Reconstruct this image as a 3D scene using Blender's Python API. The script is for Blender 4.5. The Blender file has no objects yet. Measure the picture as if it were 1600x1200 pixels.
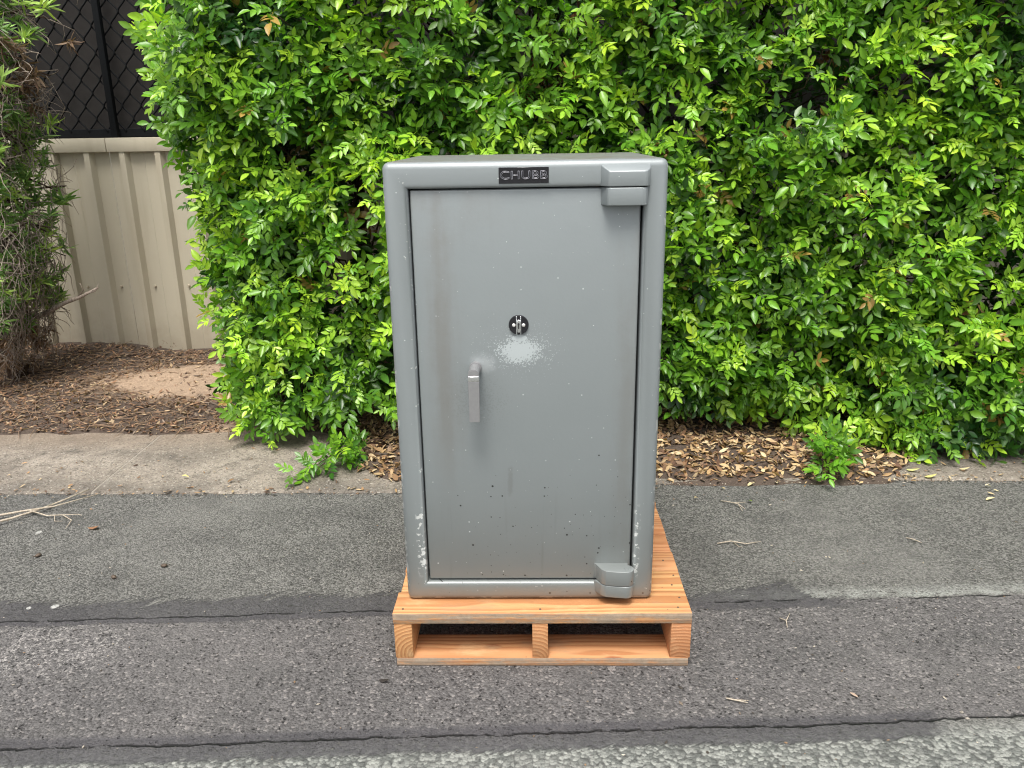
import bpy, bmesh, math, random
import numpy as np
from mathutils import Vector, Matrix, noise as mnoise
from mathutils.bvhtree import BVHTree

random.seed(7)
rng = np.random.default_rng(11)
SC = bpy.context.scene
COL = SC.collection

# ------------------------------------------------------------------ camera, sky, sun, exposure
CAM_H = 1.368
cam_d = bpy.data.cameras.new('camera')
cam_d.sensor_width = 36.0
cam_d.lens = 36.0 * 1259.8 / 1600.0
cam_d.clip_start = 0.02
cam_d.clip_end = 900.0
cam = bpy.data.objects.new('camera', cam_d)
COL.objects.link(cam)
CR = Vector((0.99962511, 0.02217247, -0.01606303))
CU = Vector((0.00876195, 0.29676795, 0.95490943))
CF = Vector((-0.02593969, 0.95469218, -0.29646242))
M = Matrix.Identity(4)
for i in range(3):
    M[i][0], M[i][1], M[i][2] = CR[i], CU[i], -CF[i]
M[2][3] = CAM_H
cam.matrix_world = M
SC.camera = cam

SUN_EL, SUN_AZ = math.radians(66), math.radians(188)      # azimuth from +Y towards +X
world = bpy.data.worlds.new('World')
SC.world = world
world.use_nodes = True
wn = world.node_tree
for n in list(wn.nodes):
    wn.nodes.remove(n)
sky = wn.nodes.new('ShaderNodeTexSky')
sky.sky_type = 'NISHITA'
sky.sun_disc = False
sky.sun_elevation = SUN_EL
sky.sun_rotation = SUN_AZ
sky.air_density = 1.0
sky.dust_density = 6.0
sky.ozone_density = 1.0
hs = wn.nodes.new('ShaderNodeHueSaturation')
hs.inputs['Saturation'].default_value = 0.38              # a grey-white cloud deck
bg = wn.nodes.new('ShaderNodeBackground')
bg.inputs['Strength'].default_value = 0.105
wo = wn.nodes.new('ShaderNodeOutputWorld')
wn.links.new(sky.outputs[0], hs.inputs['Color'])
wn.links.new(hs.outputs[0], bg.inputs[0])
wn.links.new(bg.outputs[0], wo.inputs[0])

sun_d = bpy.data.lights.new('sun', 'SUN')
sun_d.energy = 1.5
sun_d.angle = math.radians(20)
sun_d.color = (1.0, 0.97, 0.92)
sun = bpy.data.objects.new('sun', sun_d)
COL.objects.link(sun)
sd = Vector((math.sin(SUN_AZ) * math.cos(SUN_EL), math.cos(SUN_AZ) * math.cos(SUN_EL), math.sin(SUN_EL)))
sun.rotation_euler = (-sd).to_track_quat('-Z', 'Y').to_euler()
sun.location = sd * 20

SC.view_settings.view_transform = 'Standard'
SC.view_settings.look = 'None'
SC.view_settings.gamma = 1.0
SC.view_settings.use_curve_mapping = False
SC.view_settings.exposure = 1.16
SC.render.engine = 'CYCLES'
SC.cycles.filter_width = 1.1
SC.cycles.max_bounces = 8
SC.cycles.transparent_max_bounces = 8


# ------------------------------------------------------------------ helpers
def link(o, parent=None):
    COL.objects.link(o)
    if parent is not None:
        o.parent = parent
    return o


def tag(o, label=None, cat=None, group=None, kind=None):
    if label: o['label'] = label
    if cat: o['category'] = cat
    if group: o['group'] = group
    if kind: o['kind'] = kind
    return o


def empty(name, loc, label, cat, group=None):
    o = bpy.data.objects.new(name, None)
    o.empty_display_size = 0.1
    o.location = loc
    link(o)
    return tag(o, label, cat, group)


def from_bm(name, bm, mat, parent=None, smooth=None):
    me = bpy.data.meshes.new(name)
    bmesh.ops.recalc_face_normals(bm, faces=bm.faces)
    bm.to_mesh(me)
    bm.free()
    mats = mat if isinstance(mat, (list, tuple)) else [mat]
    for m in mats:
        me.materials.append(m)
    if smooth is not None:
        me.shade_smooth()
        if smooth < 180:
            me.set_sharp_from_angle(angle=math.radians(smooth))
    o = bpy.data.objects.new(name, me)
    return link(o, parent)


def tri_mesh(name, V, T, mat, colors=None, smooth=True):
    """mesh from numpy vertices (n,3), triangles (m,3) and optional vertex colours (n,3)"""
    me = bpy.data.meshes.new(name)
    n, m = len(V), len(T)
    me.vertices.add(n)
    me.vertices.foreach_set('co', np.ascontiguousarray(V, np.float32).ravel())
    me.loops.add(m * 3)
    me.loops.foreach_set('vertex_index', np.ascontiguousarray(T, np.int32).ravel())
    me.polygons.add(m)
    me.polygons.foreach_set('loop_start', np.arange(0, m * 3, 3, dtype=np.int32))
    me.polygons.foreach_set('use_smooth', np.full(m, smooth, dtype=bool))
    me.update(calc_edges=True)
    if colors is not None:
        a = me.color_attributes.new('tint', 'FLOAT_COLOR', 'POINT')
        c = np.ones((n, 4), np.float32)
        c[:, :3] = colors
        a.data.foreach_set('color', c.ravel())
    me.materials.append(mat)
    return me


def tri_obj(name, V, T, mat, colors=None, parent=None, smooth=True):
    return link(bpy.data.objects.new(name, tri_mesh(name, V, T, mat, colors, smooth)), parent)


def box(bm, x0, x1, y0, y1, z0, z1):
    r = bmesh.ops.create_cube(bm, size=1.0)
    for v in r['verts']:
        v.co = Vector(((x0 + x1) / 2 + v.co.x * (x1 - x0), (y0 + y1) / 2 + v.co.y * (y1 - y0), (z0 + z1) / 2 + v.co.z * (z1 - z0)))
    return r['verts']


def bevel_all(bm, w, seg=2):
    bmesh.ops.bevel(bm, geom=list(bm.edges), offset=w, offset_type='OFFSET', segments=seg, profile=0.5, affect='EDGES', clamp_overlap=True)


def prism(bm, pts, z0, z1, axis='z'):
    """closed outline extruded; axis z: pts are (x, y); axis y: pts are (x, z), extruded from y = z0 to z1"""
    f = (lambda p, h: Vector((p[0], p[1], h))) if axis == 'z' else (lambda p, h: Vector((p[0], h, p[1])))
    a = [bm.verts.new(f(p, z0)) for p in pts]
    b = [bm.verts.new(f(p, z1)) for p in pts]
    n = len(pts)
    bm.faces.new(a)
    bm.faces.new(b[::-1])
    for i in range(n):
        bm.faces.new((a[i], b[i], b[(i + 1) % n], a[(i + 1) % n]))


def tubes(lines, sides=5):
    """lines: list of (points (k,3), radii (k)) -> V, T of round tapering tubes"""
    Vs, Ts, base = [], [], 0
    ang = np.linspace(0, 2 * np.pi, sides, endpoint=False)
    ca, sa = np.cos(ang)[:, None], np.sin(ang)[:, None]
    for P, R in lines:
        P = np.asarray(P, float)
        k = len(P)
        d = np.gradient(P, axis=0)
        d /= np.linalg.norm(d, axis=1)[:, None] + 1e-9
        ref = np.array([0.31, 0.9, 0.3]) if abs(d[0][2]) > 0.7 else np.array([0.1, 0.15, 1.0])
        for i in range(k):
            s = np.cross(d[i], ref); s /= np.linalg.norm(s) + 1e-9
            t = np.cross(d[i], s)
            Vs.append(P[i] + R[i] * (ca * s + sa * t))
        for i in range(k - 1):
            for j in range(sides):
                a, b = base + i * sides + j, base + i * sides + (j + 1) % sides
                Ts.append((a, b, b + sides)); Ts.append((a, b + sides, a + sides))
        for j in range(1, sides - 1):
            Ts.append((base, base + j + 1, base + j))
            e = base + (k - 1) * sides
            Ts.append((e, e + j, e + j + 1))
        base += k * sides
    return np.concatenate(Vs), np.array(Ts, np.int32)


def nz(x, y, z=0.0):
    return mnoise.noise(Vector((x, y, z)))


def sstep(a, b, x):
    t = np.clip((x - a) / (b - a), 0, 1)
    return t * t * (3 - 2 * t)


class G:
    """a small writer of shader node graphs"""
    def __init__(self, name):
        self.mat = bpy.data.materials.new(name)
        self.mat.use_nodes = True
        self.nt = self.mat.node_tree
        self.nt.nodes.clear()
        self.out = self.nt.nodes.new('ShaderNodeOutputMaterial')

    def put(self, sock, v):
        if v is None: return
        if hasattr(v, 'is_output'): self.nt.links.new(v, sock)
        else: sock.default_value = v

    def node(self, kind, ins=None, **props):
        n = self.nt.nodes.new('ShaderNode' + kind)
        for k, v in props.items(): setattr(n, k, v)
        for k, v in (ins or {}).items(): self.put(n.inputs[k], v)
        return n

    def m(self, op, a, b=None, c=None, clamp=False):
        n = self.nt.nodes.new('ShaderNodeMath'); n.operation = op; n.use_clamp = clamp
        for i, v in enumerate((a, b, c)): self.put(n.inputs[i], v)
        return n.outputs[0]

    def add(self, a, b): return self.m('ADD', a, b)
    def sub(self, a, b): return self.m('SUBTRACT', a, b)
    def mul(self, a, b): return self.m('MULTIPLY', a, b)
    def inv(self, a): return self.m('SUBTRACT', 1.0, a)

    def prod(self, *a):
        r = a[0]
        for b in a[1:]: r = self.mul(r, b)
        return r

    def ss(self, x, a, b):                                # smoothstep that rises from a to b (or falls when a > b)
        n = self.node('MapRange', {'Value': x, 'From Min': a, 'From Max': b, 'To Min': 0.0, 'To Max': 1.0}, interpolation_type='SMOOTHSTEP')
        return n.outputs[0]

    def band(self, x, a, b, soft):                        # 1 between a and b
        return self.mul(self.ss(x, a - soft, a + soft), self.ss(x, b + soft, b - soft))

    def mix(self, f, a, b, blend='MIX'):
        n = self.nt.nodes.new('ShaderNodeMix'); n.data_type = 'RGBA'; n.blend_type = blend
        f4 = lambda v: (*v, 1.0) if isinstance(v, tuple) and len(v) == 3 else v
        self.put(n.inputs[0], f); self.put(n.inputs[6], f4(a)); self.put(n.inputs[7], f4(b))
        return n.outputs[2]

    def obj(self):
        c = self.node('TexCoord').outputs['Object']
        s = self.node('SeparateXYZ', {0: c}).outputs
        return c, s[0], s[1], s[2]

    def xyz(self, x, y, z):
        return self.node('CombineXYZ', {0: x, 1: y, 2: z}).outputs[0]

    def noise(self, v, scale, detail=3.0, rough=0.55, dist=0.0):
        return self.node('TexNoise', {'Vector': v, 'Scale': scale, 'Detail': detail, 'Roughness': rough, 'Distortion': dist}).outputs[0]

    def voro(self, v, scale, dims='2D'):
        return self.node('TexVoronoi', {'Vector': v, 'Scale': scale}, voronoi_dimensions=dims).outputs

    def bump(self, h, strength=0.5, dist=0.002, normal=None):
        return self.node('Bump', {'Height': h, 'Strength': strength, 'Distance': dist, 'Normal': normal}).outputs[0]

    def done(self, color, rough=0.6, normal=None, metal=0.0, spec=0.5, extra=None):
        f4 = lambda v: (*v, 1.0) if isinstance(v, tuple) and len(v) == 3 else v
        p = self.node('BsdfPrincipled', {'Base Color': f4(color), 'Roughness': rough, 'Metallic': metal, 'Specular IOR Level': spec, 'Normal': normal})
        for k, v in (extra or {}).items(): self.put(p.inputs[k], v)
        self.nt.links.new(p.outputs[0], self.out.inputs[0])
        self.bsdf = p
        return self.mat


def plain(name, col, rough=0.6, metal=0.0, spec=0.5, var=0.15, scale=40.0, bump=0.0):
    g = G(name)
    c, x, y, z = g.obj()
    n = g.noise(c, scale, 4)
    dark = tuple(v * (1 - var) for v in col); light = tuple(min(1, v * (1 + var)) for v in col)
    return g.done(g.mix(n, dark, light), rough, g.bump(n, bump, 0.002) if bump else None, metal, spec)


# ------------------------------------------------------------------ materials
def mat_road():
    g = G('asphalt')
    c, x, y, z = g.obj()
    w1 = g.noise(c, 2.2, 4); w2 = g.noise(c, 14.0, 4, 0.65)
    wob = g.add(g.mul(g.sub(w1, 0.5), 0.05), g.mul(g.sub(w2, 0.5), 0.022))
    t1 = g.add(g.sub(y, g.add(2.128, g.mul(x, 0.047))), wob)
    t2 = g.add(g.sub(y, g.add(1.592, g.mul(x, 0.047))), g.mul(wob, 0.7))
    # stroke noise for the brushed edge of the sealant
    vs = g.node('Mapping', {'Vector': c, 'Rotation': (0, 0, math.radians(36)), 'Scale': (0.22, 0.014, 1.0)}, vector_type='TEXTURE').outputs[0]
    st = g.sub(g.noise(vs, 1.0, 4, 0.7), 0.5)
    # aggregate: fine on the far strip, coarse and pale on the near one
    near = g.ss(t2, 0.005, -0.06)
    mid = g.mul(g.ss(t1, 0.008, -0.008), g.ss(t2, -0.004, 0.004))
    wv = g.node('TexNoise', {'Vector': c, 'Scale': 90.0, 'Detail': 2.0}).outputs[1]
    cw = g.node('VectorMath', {0: c, 1: g.node('VectorMath', {0: g.node('VectorMath', {0: wv, 1: (0.5, 0.5, 0.5)}, operation='SUBTRACT').outputs[0], 1: (0.016, 0.016, 0.0)}, operation='MULTIPLY').outputs[0]}, operation='ADD').outputs[0]
    pit = g.voro(cw, 92.0); pk = g.node('SeparateColor', {0: pit[1]}).outputs
    fine = g.voro(c, 190.0); med = g.voro(c, 150.0); coarse = g.voro(c, 100.0); spk = g.voro(c, 105.0)
    fc = g.node('SeparateColor', {0: fine[1]}).outputs; mc = g.node('SeparateColor', {0: med[1]}).outputs; cc = g.node('SeparateColor', {0: coarse[1]}).outputs
    sk = g.node('SeparateColor', {0: spk[1]}).outputs
    blot = g.noise(c, 1.3, 5, 0.6); blot2 = g.noise(c, 6.0, 5, 0.65); grit = g.noise(c, 300.0, 2, 0.6)
    pf = g.noise(c, 125.0, 4, 0.7); pm = g.noise(c, 92.0, 3, 0.6); pn = g.noise(c, 70.0, 3, 0.6)
    pits = g.mul(g.ss(pk[0], 0.84, 0.88), g.ss(pit[0], g.add(0.16, g.mul(pk[1], 0.34)), 0.08))
    pits2 = g.mul(g.ss(pk[2], 0.84, 0.88), g.ss(pit[0], g.add(0.12, g.mul(pk[1], 0.26)), 0.06))
    far_c = g.mix(g.ss(fc[0], 0.0, 1.0), (0.075, 0.074, 0.067), (0.225, 0.222, 0.205))
    far_c = g.mix(g.mul(g.ss(fc[1], 0.92, 0.97), 0.6), far_c, (0.33, 0.32, 0.29))
    far_c = g.mix(g.mul(g.ss(pf, 0.48, 0.34), 0.70), far_c, (0.048, 0.047, 0.043))
    far_c = g.mix(g.mul(pits2, 0.8), far_c, (0.035, 0.034, 0.031))
    mid_c = g.mix(g.ss(mc[0], 0.0, 1.0), (0.047, 0.045, 0.0445), (0.138, 0.132, 0.129))
    mid_c = g.mix(0.45, mid_c, g.mix(fc[1], (0.042, 0.040, 0.039), (0.172, 0.163, 0.158)))
    mid_c = g.mix(g.mul(g.ss(mc[1], 0.90, 0.96), 0.6), mid_c, (0.27, 0.25, 0.235))
    mid_c = g.mix(g.mul(pits, 0.80), mid_c, (0.030, 0.028, 0.027))
    mid_c = g.mix(g.mul(g.ss(pm, 0.46, 0.32), 0.30), mid_c, (0.040, 0.037, 0.036))
    near_c = g.mix(g.ss(cc[0], 0.0, 1.0), (0.105, 0.111, 0.102), (0.275, 0.284, 0.258))
    near_c = g.mix(g.mul(g.ss(coarse[0], 0.46, 0.75), 0.8), near_c, (0.070, 0.072, 0.067))
    near_c = g.mix(g.mul(g.ss(pn, 0.42, 0.32), 0.75), near_c, (0.045, 0.045, 0.043))
    near_c = g.mix(g.mul(g.ss(g.noise(c, 11.0, 4, 0.7), 0.62, 0.72), 0.6), near_c, (0.06, 0.06, 0.057))
    col = g.mix(mid, far_c, mid_c)
    speck = g.prod(g.ss(sk[0], 0.94, 0.95), g.ss(spk[0], g.add(0.08, g.mul(sk[1], 0.24)), 0.05), g.ss(g.noise(c, 5.0, 3), 0.35, 0.6))
    col = g.mix(g.mul(speck, 0.85), col, g.mix(sk[2], (0.26, 0.24, 0.20), (0.46, 0.45, 0.40)))
    col = g.mix(near, col, near_c)
    # wear: pale scuffed patches and darker blotches
    col = g.mix(g.prod(g.ss(blot, 0.45, 0.72), 0.45, g.ss(pf, 0.30, 0.5)), col, g.mix(mid, (0.255, 0.250, 0.230), (0.165, 0.155, 0.148)))
    col = g.mix(g.mul(g.ss(blot2, 0.56, 0.34), 0.30), col, (0.06, 0.06, 0.058))
    sx_ = g.node('VectorMath', {0: g.xyz(g.mul(x, 0.55), y, 0.0), 1: (-0.76, 1.93, 0.0)}, operation='DISTANCE').outputs['Value']
    scuff = g.prod(g.ss(g.noise(c, 75.0, 5, 0.75, 1.0), 0.52, 0.60), g.m('MAXIMUM', g.mul(g.ss(g.noise(c, 2.6, 3), 0.56, 0.72), 0.7), g.ss(g.add(sx_, g.mul(g.sub(blot2, 0.5), 0.25)), 0.20, 0.06)), mid)
    col = g.mix(g.mul(scuff, 0.75), col, (0.36, 0.34, 0.32))
    pale = g.prod(g.ss(g.add(t1, g.mul(st, 0.05)), 0.0, 0.015), g.ss(t1, 0.085, 0.02), g.ss(x, 0.45, 0.65), g.ss(w2, 0.32, 0.55), g.ss(pm, 0.36, 0.50))
    col = g.mix(g.mul(pale, 0.75), col, (0.36, 0.37, 0.34))
    # black sealant along the two joints, brushed out on the far side
    wid = g.add(0.100, g.mul(g.sub(g.noise(g.xyz(x, 0.0, 0.0), 1.4, 2), 0.5), 0.10))
    lft = g.ss(x, -0.33, -0.40)
    rgt = g.mul(g.ss(x, 0.40, 0.46), g.ss(x, 1.02, 0.86))
    topl = g.add(t1, g.mul(st, 0.22))
    s1 = g.mul(g.ss(topl, wid, g.sub(wid, 0.012)), g.ss(g.add(t1, g.mul(st, 0.03)), -0.034, -0.024))
    hump = g.mul(0.085, g.mul(g.ss(x, 0.40, 0.74), g.ss(x, 0.86, 0.78)))
    s1r = g.mul(g.ss(g.add(t1, g.mul(st, 0.20)), g.add(hump, 0.014), g.add(hump, 0.002)), g.ss(g.add(t1, g.mul(st, 0.05)), -0.050, -0.030))
    s2 = g.mul(g.ss(g.add(t2, g.mul(st, 0.02)), 0.045, 0.020), g.ss(g.add(t2, g.mul(st, 0.05)), -0.062, -0.048))
    under = g.mul(g.ss(x, -0.45, -0.33), g.ss(x, 0.5, 0.38))
    s1 = g.mul(s1, g.m('MAXIMUM', lft, under))
    seal = g.m('MAXIMUM', g.m('MAXIMUM', s1, g.mul(s1r, rgt)), g.mul(s2, g.ss(w1, 0.30, 0.42)), clamp=True)
    seal = g.mul(seal, g.ss(g.noise(c, 70.0, 4, 0.7), 0.30, 0.46))
    col = g.mix(g.mul(seal, 0.82), col, g.mix(blot2, (0.034, 0.033, 0.037), (0.070, 0.067, 0.071)))
    # hairline joints
    cr1 = g.prod(g.band(g.add(t1, g.mul(g.sub(g.noise(c, 30.0, 4), 0.5), 0.020)), -0.0034, 0.0026, 0.0018), g.ss(g.noise(c, 7.0, 4, 0.7), 0.44, 0.54))
    cr2 = g.prod(g.band(g.add(t2, g.mul(g.sub(g.noise(c, 30.0, 4), 0.5), 0.020)), -0.0030, 0.0026, 0.0018), g.ss(g.noise(c, 8.0, 4, 0.7), 0.36, 0.48))
    crk = g.m('MAXIMUM', cr1, cr2)
    col = g.mix(g.mul(crk, 0.9), col, (0.012, 0.012, 0.012))
    # paint drips / droppings
    for (dx, dy, r) in ((-1.817, 2.622, 0.015), (-1.555, 2.128, 0.008), (-1.48, 2.135, 0.014)):
        d = g.node('VectorMath', {0: c, 1: (dx, dy, 0.0)}, operation='DISTANCE').outputs['Value']
        d = g.add(d, g.mul(g.sub(g.noise(c, 60.0, 3), 0.5), 0.028))
        col = g.mix(g.mul(g.ss(d, r, r * 0.6), 0.7), col, (0.55, 0.55, 0.52))
    # relief
    hf = g.inv(fine[0]); hm = g.inv(med[0]); hc = g.inv(coarse[0])
    farm = g.inv(g.m('MAXIMUM', mid, near))
    hgt = g.add(g.mul(g.sub(g.add(hf, g.mul(pf, 2.5)), g.mul(pits2, 1.5)), farm), g.add(g.mul(g.sub(g.add(g.mul(hm, 0.8), g.mul(pm, 0.8)), g.mul(pits, 2.2)), mid), g.mul(g.add(g.mul(hc, 1.2), g.mul(pn, 1.2)), near)))
    hgt = g.mul(hgt, g.sub(1.0, g.mul(seal, 0.6)))
    hgt = g.add(hgt, g.add(g.mul(grit, 0.5), g.mul(g.noise(c, 60.0, 4, 0.7), 1.0)))
    hgt = g.sub(hgt, g.mul(crk, 3.0))
    return g.done(col, g.sub(0.86, g.mul(seal, 0.2)), g.bump(hgt, 1.0, 0.0042), spec=0.35)


def mat_concrete():
    g = G('concrete')
    c, x, y, z = g.obj()
    n1 = g.noise(c, 2.0, 6, 0.6); n2 = g.noise(c, 12.0, 6, 0.7); n3 = g.noise(c, 80.0, 4, 0.7)
    col = g.mix(g.ss(n1, 0.32, 0.66), (0.150, 0.130, 0.108), (0.325, 0.285, 0.235))
    col = g.mix(g.mul(g.ss(n2, 0.52, 0.70), 0.55), col, (0.40, 0.365, 0.31))
    col = g.mix(g.mul(g.ss(n2, 0.50, 0.30), 0.7), col, (0.105, 0.093, 0.080))
    dk = g.mul(g.band(y, 2.9, 3.05, 0.05), g.ss(g.noise(c, 3.0, 4), 0.42, 0.62))
    col = g.mix(g.mul(dk, 0.5), col, (0.085, 0.08, 0.074))
    pit = g.mul(g.ss(n3, 0.46, 0.34), g.add(0.45, g.mul(n1, 0.5)))
    col = g.mix(pit, col, (0.06, 0.053, 0.045))
    v = g.voro(c, 170.0)
    sp = g.node('SeparateColor', {0: v[1]}).outputs
    col = g.mix(g.mul(g.ss(sp[0], 0.93, 0.98), 0.6), col, (0.46, 0.43, 0.38))
    col = g.mix(g.mul(g.ss(sp[1], 0.80, 0.95), 0.5), col, (0.075, 0.066, 0.056))
    # earth washed down from the bed, stain round the right end
    wash = g.mul(g.ss(g.add(y, g.mul(g.sub(n2, 0.5), 0.35)), 3.32, 3.62), 0.6)
    col = g.mix(wash, col, g.mix(n3, (0.17, 0.125, 0.09), (0.30, 0.235, 0.17)))
    rst = g.mul(g.ss(x, 1.15, 1.5), g.ss(g.add(y, g.mul(g.sub(n1, 0.5), 0.5)), 3.02, 3.30))
    col = g.mix(g.mul(rst, 0.7), col, (0.075, 0.066, 0.056))
    # scored joint
    jt = g.band(g.add(g.add(x, 1.79), g.mul(g.sub(n2, 0.5), 0.006)), -0.005, 0.005, 0.003)
    col = g.mix(g.mul(jt, 0.55), col, (0.38, 0.345, 0.29))
    h = g.add(g.add(g.mul(n3, 1.0), g.mul(n2, 1.2)), g.sub(g.mul(sp[0], 0.25), g.mul(jt, 0.7)))
    return g.done(col, 0.9, g.bump(h, 1.0, 0.008), spec=0.25)


def mat_soil():
    g = G('garden_soil')
    c, x, y, z = g.obj()
    n1 = g.noise(c, 3.0, 5, 0.6); n2 = g.noise(c, 25.0, 6, 0.75); n3 = g.noise(c, 140.0, 3, 0.7)
    col = g.mix(n2, (0.040, 0.032, 0.027), (0.135, 0.102, 0.080))
    d = g.node('VectorMath', {0: g.xyz(g.mul(x, 0.55), y, 0.0), 1: (-1.02, 4.42, 0.0)}, operation='DISTANCE').outputs['Value']
    sand = g.ss(g.add(d, g.mul(g.sub(n1, 0.5), 0.6)), 0.48, 0.25)
    d2 = g.node('VectorMath', {0: g.xyz(g.mul(x, 0.4), y, 0.0), 1: (-0.56, 3.68, 0.0)}, operation='DISTANCE').outputs['Value']
    sand = g.m('MAXIMUM', sand, g.mul(g.ss(g.add(d2, g.mul(g.sub(n1, 0.5), 0.3)), 0.16, 0.04), 0.7))
    col = g.mix(sand, col, g.mix(n2, (0.27, 0.19, 0.13), (0.44, 0.33, 0.235)))
    h = g.add(g.mul(n2, 1.0), g.mul(n3, 0.5))
    return g.done(col, 0.95, g.bump(h, 0.9, 0.01), spec=0.15)


def mat_paint(kind):
    """old grey gloss paint of the safe; kind: body, door, hinge. Coordinates: x from the safe's middle, z from its foot"""
    g = G('grey_safe_paint_' + kind)
    c, x, y, z = g.obj()
    n1 = g.noise(c, 3.0, 4); n2 = g.noise(c, 18.0, 5, 0.65); n3 = g.noise(c, 120.0, 3, 0.6)
    base = g.mix(n1, (0.216, 0.243, 0.247), (0.242, 0.268, 0.271))
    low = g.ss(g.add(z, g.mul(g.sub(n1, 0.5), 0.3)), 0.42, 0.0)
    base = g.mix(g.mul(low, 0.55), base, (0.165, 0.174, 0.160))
    if kind == 'door':
        vert = g.noise(g.xyz(g.mul(x, 13.0), 0.0, g.mul(z, 1.1)), 1.0, 4, 0.6)
        ml = g.mul(g.band(x, -0.245, -0.165, 0.03), g.ss(z, 0.2, 0.6))
        mt = g.mul(g.ss(z, 0.90, 1.06), g.ss(x, 0.05, -0.2))
        rub = g.mul(g.ss(g.add(vert, g.mul(g.sub(n2, 0.5), 0.4)), 0.38, 0.72), g.m('MAXIMUM', ml, g.m('MAXIMUM', mt, g.mul(g.ss(x, 0.19, 0.25), 0.7))))
        base = g.mix(g.mul(rub, 0.55), base, (0.170, 0.162, 0.145))
        streak = g.noise(g.xyz(g.mul(x, 45.0), 0.0, g.mul(z, 2.2)), 1.0, 3, 0.6)
        base = g.mix(g.mul(g.ss(streak, 0.6, 0.85), g.mul(g.ss(z, 0.45, 0.1), 0.35)), base, (0.11, 0.108, 0.10))
    # dark chips, gathered low on the right
    v = g.voro(g.xyz(g.add(x, g.mul(y, 0.7)), z, 0.0), 36.0); rc = g.node('SeparateColor', {0: v[1]}).outputs
    rad = g.add(0.028, g.mul(g.m('POWER', rc[0], 3.0), 0.075))
    where = g.mul(g.mul(g.ss(z, 0.50, 0.16), 0.62), g.ss(g.add(x, g.mul(g.sub(0.3, z), 0.5)), -0.36, 0.10)) if kind == 'door' else g.mul(g.ss(z, 0.35, 0.1), 0.30)
    dark = g.mul(g.ss(g.sub(v[0], rad), 0.012, -0.012), g.ss(g.sub(rc[1], g.inv(where)), 0.0, 0.02))
    col = g.mix(dark, base, (0.018, 0.018, 0.017))
    # pale specks everywhere
    v2 = g.voro(g.xyz(g.add(x, g.mul(y, 0.7)), g.add(z, 3.3), 0.0), 34.0); r2 = g.node('SeparateColor', {0: v2[1]}).outputs
    rad2 = g.add(0.020, g.mul(g.m('POWER', r2[0], 4.0), 0.045))
    pale = g.mul(g.ss(g.sub(v2[0], rad2), 0.010, -0.010), g.ss(r2[1], 0.80, 0.82))
    col = g.mix(g.mul(pale, 0.9), col, (0.62, 0.65, 0.65))
    wear = None
    if kind == 'door':
        # powder blown below the keyhole, over-spray round the handle
        def ell(cx, cz, rx, rz):
            return g.node('VectorMath', {0: g.xyz(g.mul(g.sub(x, cx), 1 / rx), 0.0, g.mul(g.sub(z, cz), 1 / rz))}, operation='LENGTH').outputs['Value']
        gr = g.sub(g.noise(c, 300.0, 1, 0.8), 0.5); br = g.sub(g.noise(c, 70.0, 4, 0.7), 0.5)
        e = g.add(ell(-0.017, 0.694, 0.048, 0.030), g.add(g.mul(gr, 2.6), g.mul(br, 0.5)))
        e2 = g.add(ell(-0.017, 0.7255, 0.022, 0.009), g.add(g.mul(gr, 1.2), g.mul(br, 0.4)))
        e3 = g.add(ell(-0.017, 0.698, 0.085, 0.060), g.mul(gr, 6.0))
        pw = g.m('MAXIMUM', g.m('MAXIMUM', g.ss(e, 1.08, 0.9), g.ss(e2, 1.06, 0.9)), g.mul(g.ss(e3, 0.1, -0.3), 0.8))
        col = g.mix(pw, col, (0.44, 0.485, 0.49))
        hz = g.add(ell(-0.108, 0.662, 0.042, 0.034), g.mul(br, 0.9))
        col = g.mix(g.mul(g.ss(hz, 1.0, 0.2), 0.35), col, (0.52, 0.55, 0.56))
        gz = g.add(ell(-0.124, 0.565, 0.075, 0.075), g.mul(gr, 4.5))
        col = g.mix(g.mul(g.ss(gz, 0.55, 0.0), 0.28), col, (0.135, 0.14, 0.14))
        smg = g.add(ell(-0.045, 0.345, 0.010, 0.045), g.mul(g.sub(n2, 0.5), 3.0))
        col = g.mix(g.mul(g.ss(smg, 1.0, 0.3), 0.28), col, (0.13, 0.125, 0.115))
    if kind == 'body':
        ch = g.noise(c, 62.0, 3, 0.6)
        bl = g.prod(g.band(x, -0.295, -0.274, 0.004), g.band(z, 0.085, 0.275, 0.02), g.ss(ch, 0.535, 0.56))
        br_ = g.prod(g.band(x, 0.277, 0.290, 0.004), g.band(z, 0.08, 0.27, 0.02), g.ss(ch, 0.55, 0.575))
        ft = g.prod(g.ss(z, 0.014, 0.006), g.ss(g.noise(c, 30.0, 3), 0.52, 0.58))
        edge = g.prod(g.ss(g.m('ABSOLUTE', x), 0.321, 0.328), g.ss(g.noise(c, 38.0, 4), 0.57, 0.62), g.ss(y, 0.016, 0.010))
        inn = g.prod(g.band(z, 0.030, 0.046, 0.004), g.ss(ch, 0.64, 0.68))
        bl2 = g.prod(g.band(x, -0.292, -0.272, 0.003), g.ss(ch, 0.66, 0.69))
        wear = g.m('MAXIMUM', g.m('MAXIMUM', g.m('MAXIMUM', bl, br_), g.m('MAXIMUM', ft, g.mul(edge, 0.8))), g.m('MAXIMUM', g.mul(inn, 0.7), bl2))
        col = g.mix(wear, col, (0.55, 0.57, 0.55))
        tp = g.mul(g.ss(z, 1.1445, 1.1465), g.ss(n2, 0.25, 0.65))
        col = g.mix(g.mul(tp, 0.85), col, g.mix(n3, (0.13, 0.115, 0.095), (0.24, 0.22, 0.19)))
        foot = g.mul(g.ss(g.add(z, g.mul(g.sub(n2, 0.5), 0.04)), 0.05, 0.0), 0.5)
        col = g.mix(foot, col, (0.20, 0.16, 0.12))
    h = g.add(g.mul(n3, 0.35), g.add(g.mul(n2, 0.6), g.mul(n1, 2.0)))
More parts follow.
